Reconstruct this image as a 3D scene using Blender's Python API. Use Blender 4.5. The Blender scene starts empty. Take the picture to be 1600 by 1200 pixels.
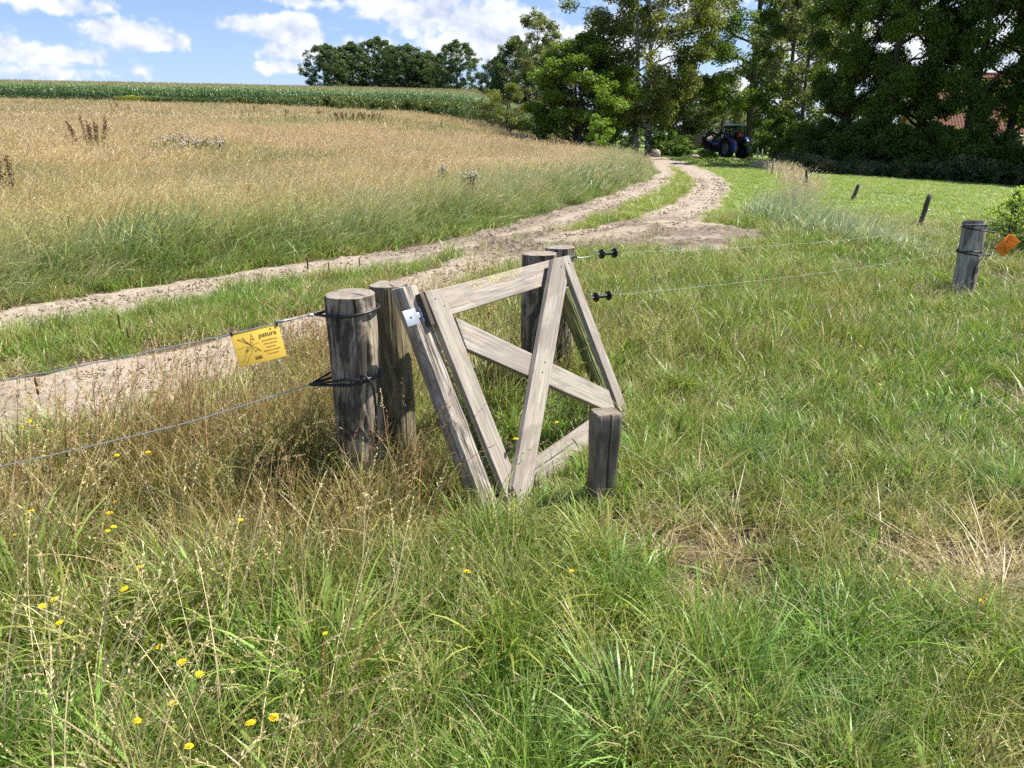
import bpy, math, random
import numpy as np
from mathutils import Vector, Matrix

S = bpy.context.scene
COL = S.collection
rng = np.random.default_rng(7)
random.seed(7)

# ---------------------------------------------------------------- camera, sky, sun, exposure
FPX, PITCH, CAMH = 1180.0, math.radians(18.3), 1.6
cam_d = bpy.data.cameras.new('camera')
cam = bpy.data.objects.new('camera', cam_d)
COL.objects.link(cam)
cam.location = (0, 0, CAMH)
cam.rotation_euler = (math.radians(90) - PITCH, 0, 0)
cam_d.sensor_width = 36
cam_d.lens = FPX / 1600 * 36
cam_d.clip_start = 0.05
cam_d.clip_end = 4000
S.camera = cam

SUN_EL = math.radians(57)
SUN_AZ = math.radians(75)          # from +Y (north) towards +X (east)
sun_dir = Vector((math.sin(SUN_AZ) * math.cos(SUN_EL), math.cos(SUN_AZ) * math.cos(SUN_EL), math.sin(SUN_EL)))
sd = bpy.data.lights.new('sun', 'SUN')
sd.energy = 4.8
sd.angle = math.radians(0.5)
sd.color = (1.0, 0.95, 0.86)
sun = bpy.data.objects.new('sun', sd)
COL.objects.link(sun)
sun.rotation_euler = sun_dir.to_track_quat('Z', 'Y').to_euler()

S.view_settings.view_transform = 'Standard'
S.view_settings.look = 'None'
S.view_settings.gamma = 1
S.view_settings.exposure = 1.0
S.view_settings.use_curve_mapping = False
S.cycles.max_bounces = 8
S.cycles.diffuse_bounces = 3
S.cycles.glossy_bounces = 2
S.cycles.transmission_bounces = 4
S.cycles.transparent_max_bounces = 6
S.cycles.use_adaptive_sampling = True
S.cycles.adaptive_threshold = 0.02
S.cycles.use_denoising = False

cp, sp_ = math.cos(PITCH), math.sin(PITCH)


def ray(px, py):
    """direction in the world of a line of sight"""
    a, b = px - 800.0, py - 600.0
    return np.array([a, FPX * cp - b * sp_, -FPX * sp_ - b * cp])


def at_Y(px, py, Y):
    d = ray(px, py)
    k = Y / d[1]
    return Vector((d[0] * k, Y, CAMH + d[2] * k))


def at_z(px, py, z=0.0):
    d = ray(px, py)
    k = (z - CAMH) / d[2]
    return np.array([d[0] * k, d[1] * k])


class NT:
    """small helper to write node trees"""
    def __init__(s, tree):
        s.t = tree
    def n(s, typ, **kw):
        nd = s.t.nodes.new(typ)
        ins = kw.pop('ins', {})
        for k, v in kw.items():
            setattr(nd, k, v)
        for k, v in ins.items():
            if hasattr(v, 'is_output') or isinstance(v, bpy.types.NodeSocket):
                s.t.links.new(v, nd.inputs[k])
            else:
                nd.inputs[k].default_value = v
        return nd
    def m(s, op, a, b=None, c=None, clamp=False):
        nd = s.t.nodes.new('ShaderNodeMath')
        nd.operation = op
        nd.use_clamp = clamp
        for i, v in enumerate((a, b, c)):
            if v is None:
                continue
            if isinstance(v, bpy.types.NodeSocket):
                s.t.links.new(v, nd.inputs[i])
            else:
                nd.inputs[i].default_value = v
        return nd.outputs[0]
    def mix(s, f, a, b, blend='MIX'):
        nd = s.t.nodes.new('ShaderNodeMix')
        nd.data_type = 'RGBA'
        nd.blend_type = blend
        for k, v in ((0, f), (6, a), (7, b)):
            if isinstance(v, bpy.types.NodeSocket):
                s.t.links.new(v, nd.inputs[k])
            else:
                nd.inputs[k].default_value = v if k == 0 else (*v[:3], 1)
        return nd.outputs[2]
    def ramp(s, f, stops, interp='LINEAR'):
        nd = s.t.nodes.new('ShaderNodeValToRGB')
        nd.color_ramp.interpolation = interp
        el = nd.color_ramp.elements
        while len(el) < len(stops):
            el.new(0.5)
        for e, (p, c) in zip(el, stops):
            e.position = p
            e.color = (c, c, c, 1) if isinstance(c, (int, float)) else (*c, 1)
        s.t.links.new(f, nd.inputs[0])
        return nd.outputs[0]
    def noise(s, vec, scale, detail=4, rough=0.55, dist=0.0):
        return s.n('ShaderNodeTexNoise', ins={'Vector': vec, 'Scale': scale, 'Detail': detail, 'Roughness': rough, 'Distortion': dist}).outputs[0]
    def link(s, a, b):
        s.t.links.new(a, b)


# world: physical sky with summer cumulus laid over it by direction
W = bpy.data.worlds.new('World')
S.world = W
W.use_nodes = True
wt = NT(W.node_tree)
W.node_tree.nodes.clear()
sky = wt.n('ShaderNodeTexSky', sky_type='NISHITA', sun_disc=False, sun_elevation=SUN_EL, sun_rotation=SUN_AZ,
           altitude=50, air_density=1.0, dust_density=0.35, ozone_density=1.6)
tc = wt.n('ShaderNodeTexCoord')
sep = wt.n('ShaderNodeSeparateXYZ', ins={0: tc.outputs['Generated']})
az = wt.m('ARCTAN2', sep.outputs[0], sep.outputs[1])
el = wt.m('ARCSINE', sep.outputs[2])
ae = wt.n('ShaderNodeCombineXYZ', ins={0: az, 1: wt.m('MULTIPLY', el, 1.6), 2: 0.0}).outputs[0]
aen = wt.n('ShaderNodeCombineXYZ', ins={0: az, 1: wt.m('MULTIPLY', el, 1.25), 2: 0.3}).outputs[0]
nz1 = wt.noise(aen, 21, 7, 0.58)
ae2 = wt.n('ShaderNodeVectorMath', operation='ADD', ins={0: aen, 1: (0.008, 0.016, 0)}).outputs[0]
nz2 = wt.noise(ae2, 21, 7, 0.58)
# clouds seen in the photograph: (az, el, half width, half height, strength)
CL = [(95, 6, 62, 16, 1), (40, -6, 60, 16, .8), (195, 50, 62, 20, 1), (225, 60, 50, 16, 1), (270, 66, 34, 12, .9), (160, 42, 34, 14, .8),
      (60, 82, 95, 20, .9), (125, 92, 60, 14, .8), (20, 75, 60, 18, .7), (60, 115, 90, 16, .55), (150, 112, 70, 12, .5), (215, 112, 24, 9, .5),
      (430, 45, 60, 22, 1.05), (480, 62, 50, 26, 1.1), (375, 38, 50, 12, .8), (440, 78, 70, 15, .9), (430, 103, 44, 10, .7), (320, 118, 30, 7, .4),
      (540, 78, 50, 20, 1), (580, 70, 40, 18, 1), (470, 2, 70, 9, .8), (600, 4, 90, 20, .9), (680, 28, 90, 34, 1.2), (770, 40, 90, 36, 1.2),
      (830, 60, 70, 46, 1.1), (730, 66, 90, 30, 1.1), (650, 20, 80, 22, 1.1), (1000, 60, 140, 60, .9), (1250, 100, 120, 80, 1), (1420, 60, 140, 70, 1), (1600, 90, 130, 60, .9),
      (1120, 0, 90, 30, .7), (-150, 60, 130, 30, .9), (-330, 20, 130, 34, .8), (1800, 40, 150, 40, .9)]
mx = None
for (px, py, rx, ry, st) in CL:
    d = ray(px, py)
    a0 = math.atan2(d[0], d[1])
    e0 = math.asin(d[2] / np.linalg.norm(d))
    vs = wt.n('ShaderNodeVectorMath', operation='SUBTRACT', ins={0: ae, 1: (a0, e0 * 1.6, 0)}).outputs[0]
    vm = wt.n('ShaderNodeVectorMath', operation='MULTIPLY', ins={0: vs, 1: (FPX / rx, FPX / ry / 1.6, 0)}).outputs[0]
    ln = wt.n('ShaderNodeVectorMath', operation='LENGTH', ins={0: vm}).outputs['Value']
    v = wt.m('MULTIPLY_ADD', ln, -0.70 * st, st * 0.84)
    mx = v if mx is None else wt.m('SMOOTH_MAX', mx, v, 0.12)
# the same kind of cloud over the rest of the sky
pl = wt.n('ShaderNodeVectorMath', operation='DIVIDE', ins={0: tc.outputs['Generated'],
          1: wt.n('ShaderNodeCombineXYZ', ins={0: wt.m('MAXIMUM', sep.outputs[2], .06), 1: wt.m('MAXIMUM', sep.outputs[2], .06), 2: 1.0}).outputs[0]}).outputs[0]
gen = wt.noise(pl, 0.9, 6, 0.55)
hi = wt.n('ShaderNodeMapRange', interpolation_type='SMOOTHSTEP', ins={0: el, 1: 0.19, 2: 0.30, 3: 0, 4: 1}).outputs[0]
genv = wt.m('MULTIPLY', wt.m('MULTIPLY_ADD', gen, 5.0, -2.75), hi)
genv = wt.m('ADD', genv, wt.m('MULTIPLY_ADD', hi, 1.0, -1.0))
mx = wt.m('MAXIMUM', mx, genv)
dens = wt.m('ADD', mx, wt.m('MULTIPLY_ADD', nz1, 2.3, -1.17))
dens2 = wt.m('ADD', mx, wt.m('MULTIPLY_ADD', nz2, 2.3, -1.17))
cover = wt.n('ShaderNodeMapRange', interpolation_type='SMOOTHSTEP', ins={0: dens, 1: 0.08, 2: 0.48, 3: 0, 4: 0.95}).outputs[0]
lit = wt.m('MULTIPLY_ADD', wt.m('SUBTRACT', dens, dens2), 1.5, 0.62, clamp=True)
ccol = wt.mix(lit, (5.0, 5.7, 7.2), (8.6, 8.8, 9.3))
# a little pale vapour towards the horizon
vap = wt.n('ShaderNodeMapRange', ins={0: el, 1: 0.0, 2: 0.22, 3: 0.42, 4: 0.0}).outputs[0]
skyt = wt.mix(1.0, sky.outputs[0], (0.90, 1.0, 1.26), 'MULTIPLY')
skyc = wt.mix(vap, skyt, (4.9, 6.5, 9.6))
outc = wt.mix(cover, skyc, ccol)
bg = wt.n('ShaderNodeBackground', ins={0: outc, 1: 0.062})
wo = wt.n('ShaderNodeOutputWorld', ins={0: bg.outputs[0]})


# ---------------------------------------------------------------- helpers
def tag(o, label=None, cat=None, group=None, kind=None):
    if label: o['label'] = label
    if cat: o['category'] = cat
    if group: o['group'] = group
    if kind: o['kind'] = kind
    return o


def empty(name, loc=(0, 0, 0), rz=0.0, **kw):
    o = bpy.data.objects.new(name, None)
    COL.objects.link(o)
    o.location = loc
    o.rotation_euler = (0, 0, rz)
    o.empty_display_size = 0.2
    return tag(o, **kw)


def mesh(name, V, F, mat=None, attrs=None, smooth=False):
    """V (n,3); F: a list of (k,3) or (k,4) integer arrays or lists"""
    me = bpy.data.meshes.new(name)
    V = np.asarray(V, dtype=np.float32)
    me.vertices.add(len(V))
    me.vertices.foreach_set('co', V.ravel())
    lv, ls, tot = [], [], 0
    for f in F:
        f = np.asarray(f, dtype=np.int32)
        if len(f) == 0:
            continue
        lv.append(f.ravel())
        ls.append(tot + np.arange(len(f)) * f.shape[1])
        tot += f.size
    if tot:
        lv = np.concatenate(lv); ls = np.concatenate(ls)
        me.loops.add(tot)
        me.loops.foreach_set('vertex_index', lv)
        me.polygons.add(len(ls))
        me.polygons.foreach_set('loop_start', ls.astype(np.int32))
    if attrs:
        for k, a in attrs.items():
            a = np.asarray(a, dtype=np.float32)
            if a.ndim == 1:
                me.attributes.new(k, 'FLOAT', 'POINT').data.foreach_set('value', a)
            else:
                me.attributes.new(k, 'FLOAT_VECTOR', 'POINT').data.foreach_set('vector', a.ravel())
    me.update(calc_edges=True)
    me.validate()
    if smooth and tot:
        me.polygons.foreach_set('use_smooth', np.ones(len(me.polygons), dtype=bool))
    if mat:
        me.materials.append(mat)
    return me


def put(name, me, parent=None, loc=(0, 0, 0), rot=None, **kw):
    o = bpy.data.objects.new(name, me)
    COL.objects.link(o)
    o.location = loc
    if rot is not None:
        o.rotation_euler = rot
    if parent is not None:
        o.parent = parent
    return tag(o, **kw)


class MB:
    """collects shapes into one mesh"""
    def __init__(s):
        s.V, s.Q, s.T = [], [], []
        s.n = 0
    def add(s, V, Q=(), T=()):
        V = np.asarray(V, float)
        s.V.append(V)
        if len(Q): s.Q.append(np.asarray(Q) + s.n)
        if len(T): s.T.append(np.asarray(T) + s.n)
        s.n += len(V)
        return s
    def box(s, c, h, R=None):
        c = np.asarray(c, float); h = np.asarray(h, float)
        V = np.array([[x, y, z] for z in (-1, 1) for y in (-1, 1) for x in (-1, 1)], float) * h
        if R is not None: V = V @ np.asarray(R, float).T
        return s.add(V + c, [[0, 2, 3, 1], [4, 5, 7, 6], [0, 1, 5, 4], [2, 6, 7, 3], [0, 4, 6, 2], [1, 3, 7, 5]])
    def bar(s, a, b, w, t=None):
        a = np.asarray(a, float); b = np.asarray(b, float)
        z = b - a; L = np.linalg.norm(z); z /= L
        x = np.cross(z, [0, 0, 1.0]) if abs(z[2]) < .95 else np.cross(z, [0, 1.0, 0])
        x /= np.linalg.norm(x); y = np.cross(z, x)
        return s.box((a + b) / 2, (w, t or w, L / 2), np.stack([x, y, z], 1))
    def tube(s, pts, r, seg=8, cap=True):
        P = np.asarray(pts, float)
        n = len(P)
        r = np.full(n, r) if np.isscalar(r) else np.asarray(r, float)
        T = np.gradient(P, axis=0)
        T /= np.linalg.norm(T, axis=1)[:, None] + 1e-9
        ref = np.array([0, 0, 1.0]) if abs(T[0][2]) < .9 else np.array([1.0, 0, 0])
        x = np.cross(T[0], ref); x /= np.linalg.norm(x)
        a = np.arange(seg) * 2 * math.pi / seg
        V = []
        for i in range(n):
            x = x - T[i] * (x @ T[i]); x /= np.linalg.norm(x) + 1e-9
            y = np.cross(T[i], x)
            V.append(P[i] + r[i] * (np.cos(a)[:, None] * x + np.sin(a)[:, None] * y))
        V = np.concatenate(V)
        j = np.arange(seg); k = (j + 1) % seg
        Q = np.concatenate([np.stack([i * seg + j, i * seg + k, (i + 1) * seg + k, (i + 1) * seg + j], 1) for i in range(n - 1)])
        T3 = []
        if cap:
            V = np.concatenate([V, P[:1], P[-1:]])
            T3 = np.concatenate([np.stack([k, j, np.full(seg, n * seg)], 1), np.stack([(n - 1) * seg + j, (n - 1) * seg + k, np.full(seg, n * seg + 1)], 1)])
        return s.add(V, Q, T3)
    def lathe(s, prof, c=(0, 0, 0), axis='z', seg=20, R=None):
        """prof: list of (radius, height)"""
        prof = np.asarray(prof, float); n = len(prof)
        a = np.arange(seg) * 2 * math.pi / seg
        V = np.concatenate([np.stack([r * np.cos(a), r * np.sin(a), np.full(seg, h)], 1) for r, h in prof])
        if axis == 'x': V = V[:, [2, 0, 1]]
        if axis == 'y': V = V[:, [1, 2, 0]]
        if R is not None: V = V @ np.asarray(R, float).T
        j = np.arange(seg); k = (j + 1) % seg
        Q = np.concatenate([np.stack([i * seg + j, i * seg + k, (i + 1) * seg + k, (i + 1) * seg + j], 1) for i in range(n - 1)])
        return s.add(V + np.asarray(c, float), Q)
    def blob(s, c, r, seed=0, bump=.12, seg=24, rings=14, freq=2.0):
        r = np.asarray(r, float) * np.ones(3)
        th = np.linspace(0, math.pi, rings); ph = np.arange(seg) * 2 * math.pi / seg
        TH, PH = np.meshgrid(th, ph, indexing='ij')
        D = np.stack([np.sin(TH) * np.cos(PH), np.sin(TH) * np.sin(PH), np.cos(TH)], -1).reshape(-1, 3)
        k = 1 + bump * (fbm3(D * freq + seed * 3.7, 3) - .5) * 2
        V = D * r * k[:, None] + np.asarray(c, float)
        j = np.arange(seg); kk = (j + 1) % seg
        Q = np.concatenate([np.stack([i * seg + j, (i + 1) * seg + j, (i + 1) * seg + kk, i * seg + kk], 1) for i in range(rings - 1)])
        return s.add(V, Q)
    def mesh(s, name, mat=None, smooth=False, attrs=None):
        return mesh(name, np.concatenate(s.V), s.Q + s.T, mat, attrs, smooth)
    def build(s, name, mat=None, parent=None, smooth=False, bevel=0, attrs=None, loc=(0, 0, 0), rot=None, **kw):
        o = put(name, s.mesh(name, mat, smooth, attrs), parent, loc, rot, **kw)
        if bevel:
            b = o.modifiers.new('bevel', 'BEVEL'); b.width = bevel; b.segments = 2; b.limit_method = 'ANGLE'
        return o


def _h(i, j, k=0, seed=0):
    n = (i * 374761393 + j * 668265263 + k * 2147483647 + seed * 1274126177) & 0xffffffff
    n = ((n ^ (n >> 13)) * 1274126177) & 0xffffffff
    n = (n ^ (n >> 16)) & 0xffffffff
    return n / 4294967295.0


def vnoise2(x, y, seed=0):
    x = np.asarray(x, float); y = np.asarray(y, float)
    i = np.floor(x).astype(np.int64); j = np.floor(y).astype(np.int64)
    fx = x - i; fy = y - j
    fx = fx * fx * (3 - 2 * fx); fy = fy * fy * (3 - 2 * fy)
    return ((_h(i, j, 0, seed) * (1 - fx) + _h(i + 1, j, 0, seed) * fx) * (1 - fy) +
            (_h(i, j + 1, 0, seed) * (1 - fx) + _h(i + 1, j + 1, 0, seed) * fx) * fy)


def fbm(x, y, o=4, seed=0):
    a, t, s = .5, 0, 0
    for q in range(o):
        t = t + a * vnoise2(x * 2 ** q + q * 17.3, y * 2 ** q - q * 9.1, seed + q); s += a; a *= .5
    return t / s


def vnoise3(P, seed=0):
    P = np.asarray(P, float)
    I = np.floor(P).astype(np.int64); f = P - I; f = f * f * (3 - 2 * f)
    r = 0
    for dx in (0, 1):
        for dy in (0, 1):
            for dz in (0, 1):
                w = (f[:, 0] if dx else 1 - f[:, 0]) * (f[:, 1] if dy else 1 - f[:, 1]) * (f[:, 2] if dz else 1 - f[:, 2])
                r = r + w * _h(I[:, 0] + dx, I[:, 1] + dy, (I[:, 2] + dz) * 7 + 3, seed)
    return r


def fbm3(P, o=4, seed=0):
    a, t, s = .5, 0, 0
    for q in range(o):
        t = t + a * vnoise3(np.asarray(P) * 2 ** q + q * 11.7, seed + q); s += a; a *= .5
    return t / s


def sstep(a, b, x):
    t = np.clip((x - a) / (b - a), 0, 1)
    return t * t * (3 - 2 * t)


# ---------------------------------------------------------------- the lie of the land
# left edge of the farm track (where the hay field begins), by distance Y
EDGE_PX = [(0, 487), (150, 456), (300, 432), (450, 410), (600, 391), (700, 372), (800, 350), (880, 325), (960, 300), (1000, 285), (1016, 272), (1014, 262), (995, 250), (960, 238)]
E = np.array([at_z(*p) for p in EDGE_PX])
E = np.concatenate([[[-26.0, -16.0]], E, [[13, 95], [15, 400]]])
E = E[np.argsort(E[:, 1])]


def edge_x(y):
    return np.interp(y, E[:, 1], E[:, 0])


def edge_d(x, y):
    """rough distance into the hay field, negative on the track side"""
    sl = (edge_x(y + .5) - edge_x(y - .5))
    return (edge_x(y) - x) / np.sqrt(1 + sl * sl)


def H(x, y):
    x = np.asarray(x, float); y = np.asarray(y, float)
    d = edge_d(x, y)
    m = sstep(0, 20, d)
    yb = y - 9
    b = .034 * yb + .00013 * np.minimum(yb, 90) ** 2 + .022 * np.maximum(yb - 90, 0) - .02 * x
    b = np.where(b > 8.8, 8.8 + 1.9 * np.tanh((b - 8.8) / 1.9), b)
    b = np.maximum(b, -.2)
    z = m * b + .12 * sstep(.0, .9, d)
    r = np.maximum(0, (x - 11.5 - .03 * np.maximum(y - 40, 0))) * sstep(9, 22, y)
    z = z - np.minimum(.06 * r, 1.3) * (1 - sstep(90, 200, y)) * (1 - m)
    z = z + .05 * (fbm(x * .8, y * .8, 3, 5) - .5) * (1 - sstep(14, 30, y)) + .25 * (fbm(x * .07, y * .07, 2, 8) - .5) * sstep(14, 40, y)
    return z


def spot(px, py):
    """the point of the ground met by a line of sight"""
    d = ray(px, py)
    d = d / d[1]
    y = np.concatenate([np.arange(.8, 20, .01), np.arange(20, 260, .05)])
    z = CAMH + d[2] * y
    g = H(d[0] * y, y)
    i = np.argmax(z <= g)
    if z[i] > g[i]:
        i = len(y) - 1
    return Vector((d[0] * y[i], y[i], float(g[i])))


def seg_d(x, y, P):
    best = np.full(np.shape(x), 1e9)
    for (a, b) in zip(P[:-1], P[1:]):
        ab = b[:2] - a[:2]
        t = np.clip(((x - a[0]) * ab[0] + (y - a[1]) * ab[1]) / (ab @ ab), 0, 1)
        w = a[2] + (b[2] - a[2]) * t
        dd = np.hypot(x - a[0] - t * ab[0], y - a[1] - t * ab[1]) - w
        best = np.minimum(best, dd)
    return best


def pline(L):
    return np.array([[*at_z(px, py), w] for px, py, w in L])


TRA = pline([(-300, 545, .46), (0, 509, .46), (150, 476, .45), (300, 451, .44), (450, 428, .44), (600, 405, .46), (700, 389, .52), (800, 367, .62), (870, 346, .7), (930, 325, .6),
             (985, 304, .6), (1022, 285, .6), (1036, 270, .6), (1028, 258, .7), (1005, 249, .8), (975, 243, 1.0)])
TRB = pline([(-300, 722, .80), (0, 650, .74), (150, 609, .66), (300, 576, .58), (480, 527, .50), (600, 479, .42), (700, 437, .42), (760, 412, .5), (850, 388, .7), (960, 368, .9),
             (1040, 345, .7), (1085, 320, .6), (1108, 300, .6), (1110, 286, .65), (1095, 272, .7), (1075, 262, .7), (1050, 252, .8), (990, 244, 1.2), (940, 241, 1.5)])
JUN = pline([(850, 384, .7), (930, 376, 1.2), (1000, 374, 1.5), (1060, 362, 1.4), (1105, 372, .9)])
BRC = pline([(1090, 352, .45), (1160, 362, .28), (1216, 362, .16)])
BRD = pline([(1060, 384, .35), (1180, 396, .16), (1260, 404, .14), (1330, 412, .06)])
PAD = pline([(900, 240, 1.2), (1000, 238, 1.6), (1100, 237, 1.8), (1170, 237, 1.2)])


def sand_d(x, y):
    d = np.minimum(seg_d(x, y, TRA), seg_d(x, y, TRB))
    for P in (JUN, BRC, BRD, PAD):
        d = np.minimum(d, seg_d(x, y, P))
    return d


def sand(x, y):
    n = fbm(x * 2.2, y * 2.2, 4, 21) - .5
    return sstep(.12, -.14, sand_d(x, y) + n * .38)


# ---------------------------------------------------------------- materials
def mat(name):
    m = bpy.data.materials.new(name)
    m.use_nodes = True
    m.node_tree.nodes.clear()
    return m, NT(m.node_tree)


def principled(t, col, rough=.8, spec=.3, normal=None, metal=0.0, **kw):
    ins = {'Base Color': (*col, 1) if isinstance(col, tuple) else col, 'Roughness': rough, 'Specular IOR Level': spec, 'Metallic': metal}
    ins.update(kw)
    if normal is not None:
        ins['Normal'] = normal
    return t.n('ShaderNodeBsdfPrincipled', ins=ins)


def out(t, sh):
    t.n('ShaderNodeOutputMaterial', ins={0: sh})


def bump(t, h, strength=.5, dist=.02):
    return t.n('ShaderNodeBump', ins={'Strength': strength, 'Distance': dist, 'Height': h}).outputs[0]


def simple(name, col, rough=.7, spec=.3, metal=0.0, var=.12, scale=20, **kw):
    m, t = mat(name)
    c = t.n('ShaderNodeTexCoord').outputs['Object']
    nz = t.noise(c, scale, 5, .6)
    cc = t.mix(nz, tuple(v * (1 - var) for v in col), tuple(min(1, v * (1 + var)) for v in col))
    rr = t.m('MULTIPLY_ADD', nz, .25, rough - .12)
    b = principled(t, cc, rr, spec, metal=metal, **kw)
    out(t, b.outputs[0])
    return m


def ground_material(name):
    m, t = mat(name)
    pos = t.n('ShaderNodeNewGeometry').outputs['Position']
    sa = t.n('ShaderNodeAttribute', attribute_name='sand').outputs['Fac']
    tread_dark = t.n('ShaderNodeAttribute', attribute_name='tread_dark').outputs['Fac']
    lawn = t.n('ShaderNodeAttribute', attribute_name='lawn').outputs['Fac']
    dry = t.n('ShaderNodeAttribute', attribute_name='dry').outputs['Fac']
    n1 = t.noise(pos, 1.3, 5, .6)
    n2 = t.noise(pos, 9, 6, .65)
    n3 = t.noise(pos, 60, 4, .7)
    sc = t.mix(n1, (.33, .272, .212), (.50, .43, .345))
    sc = t.mix(t.ramp(n2, [(.3, 0), (.7, 1)]), t.mix(.5, sc, (.24, .185, .13)), sc)
    sc = t.mix(t.ramp(n3, [(.36, 1), (.46, 0)]), sc, (.17, .13, .09))
    sc = t.mix(t.m('MULTIPLY', tread_dark, t.ramp(n2, [(.34, .2), (.58, 1)])), sc, (.095, .074, .056))  # darker tone at the tyre prints, rut lip and clods
    # leaf litter and soil below the grass
    so = t.mix(n2, (.030, .026, .014), (.085, .07, .038))
    so = t.mix(t.ramp(n3, [(.4, 0), (.65, 1)]), so, (.15, .12, .066))
    so = t.mix(t.m('MULTIPLY', dry, .75), so, (.20, .155, .085))
    lc = t.mix(n2, (.085, .16, .03), (.16, .225, .05))
    lc = t.mix(t.ramp(n1, [(.35, 0), (.75, .6)]), lc, (.22, .24, .08))
    so = t.mix(lawn, so, lc)
    edge = t.m('ADD', sa, t.m('MULTIPLY_ADD', n3, .5, -.25))
    f = t.n('ShaderNodeMapRange', interpolation_type='SMOOTHSTEP', ins={0: edge, 1: .3, 2: .7}).outputs[0]
    col = t.mix(f, so, sc)
    h = t.m('ADD', t.m('MULTIPLY', n3, .35), n2)
    nn = bump(t, h, .9, .03)
    b = principled(t, col, .93, .15, nn)
    out(t, b.outputs[0])
    return m


def grass_material(name, transl=.32, spec=.42, rough=.42):
    m, t = mat(name)
    tint = t.n('ShaderNodeAttribute', attribute_name='tint', attribute_type='INSTANCER').outputs['Color']
    bv = t.n('ShaderNodeAttribute', attribute_name='bv').outputs['Fac']
    ht = t.n('ShaderNodeAttribute', attribute_name='ht').outputs['Fac']
    dead = t.n('ShaderNodeAttribute', attribute_name='dead').outputs['Fac']
    k = t.m('MULTIPLY_ADD', bv, .95, .55)
    c = t.n('ShaderNodeVectorMath', operation='SCALE', ins={0: tint, 'Scale': k}).outputs[0]
    # yellower tips, straw sheaths low down
    c = t.mix(t.m('MULTIPLY', t.m('POWER', ht, 3.0), t.m('MULTIPLY', bv, .45)), c, (.36, .30, .12))
    c = t.mix(t.m('MULTIPLY', dead, .85), c, (.46, .37, .20))
    d = principled(t, c, rough, spec)
    tr = t.n('ShaderNodeBsdfTranslucent', ins={0: t.mix(1.0, c, (1.15, 1.2, .75), 'MULTIPLY')})
    mx_ = t.n('ShaderNodeMixShader', ins={0: transl, 1: d.outputs[0], 2: tr.outputs[0]})
    out(t, mx_.outputs[0])
    return m


def leaf_material(name, dark, light, transl=.35, spec=.35, rough=.5):
    m, t = mat(name)
    bv = t.n('ShaderNodeAttribute', attribute_name='bv').outputs['Fac']
    cv = t.n('ShaderNodeAttribute', attribute_name='cv').outputs['Fac']
    f = t.m('ADD', t.m('MULTIPLY', bv, .5), t.m('MULTIPLY', cv, .5))
    c = t.mix(f, dark, light)
    d = principled(t, c, rough, spec)
    tr = t.n('ShaderNodeBsdfTranslucent', ins={0: t.mix(1.0, c, (1.3, 1.35, .6), 'MULTIPLY')})
    out(t, t.n('ShaderNodeMixShader', ins={0: transl, 1: d.outputs[0], 2: tr.outputs[0]}).outputs[0])
    return m


M_ground = ground_material('soil_and_sand')
M_grass = grass_material('grass_blades')
M_stalk = grass_material('grass_stalks', transl=.25, spec=.3, rough=.55)

# ---------------------------------------------------------------- ground sheet
def ground():
    nr, nc = 470, 470
    k = np.linspace(0, 1, nr)
    Y = -8 + (np.exp(k * math.log(1 + 1500 / 6.0)) - 1) * 6.0
    t = np.linspace(-1, 1, nc)
    t = t * (.55 + .45 * t * t)
    YY, TT = np.meshgrid(Y, t, indexing='ij')
    XX = TT * (YY + 18) * 1.35
    Z = H(XX, YY)
    s = sand(XX, YY)
    Z = Z - .035 * s
    x, y, z = XX.ravel(), YY.ravel(), Z.ravel()
    d = edge_d(x, y)
    zone_l = sstep(12, 20, y) * sstep(2.0, 3.5, x - edge_x(y)) * (1 - sstep(-.4, .6, d))
    lawn = np.maximum(zone_l, sstep(14.5, 18, y) * (1 - sstep(-.5, 0, d)))
    dry = sstep(1.5, 5, d) * (1 - sstep(120, 160, y))
    j, i = np.meshgrid(np.arange(nc - 1), np.arange(nr - 1))
    a = (i * nc + j).ravel()
    Q = np.stack([a, a + 1, a + nc + 1, a + nc], 1)
    me = mesh('ground', np.stack([x, y, z], 1), [Q], M_ground, {'sand': s.ravel(), 'tread_dark': np.zeros(len(x)), 'lawn': lawn, 'dry': dry}, True)
    put('ground', me, kind='structure', label='grassy ground rising to the left behind the farm track')


ground()


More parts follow.
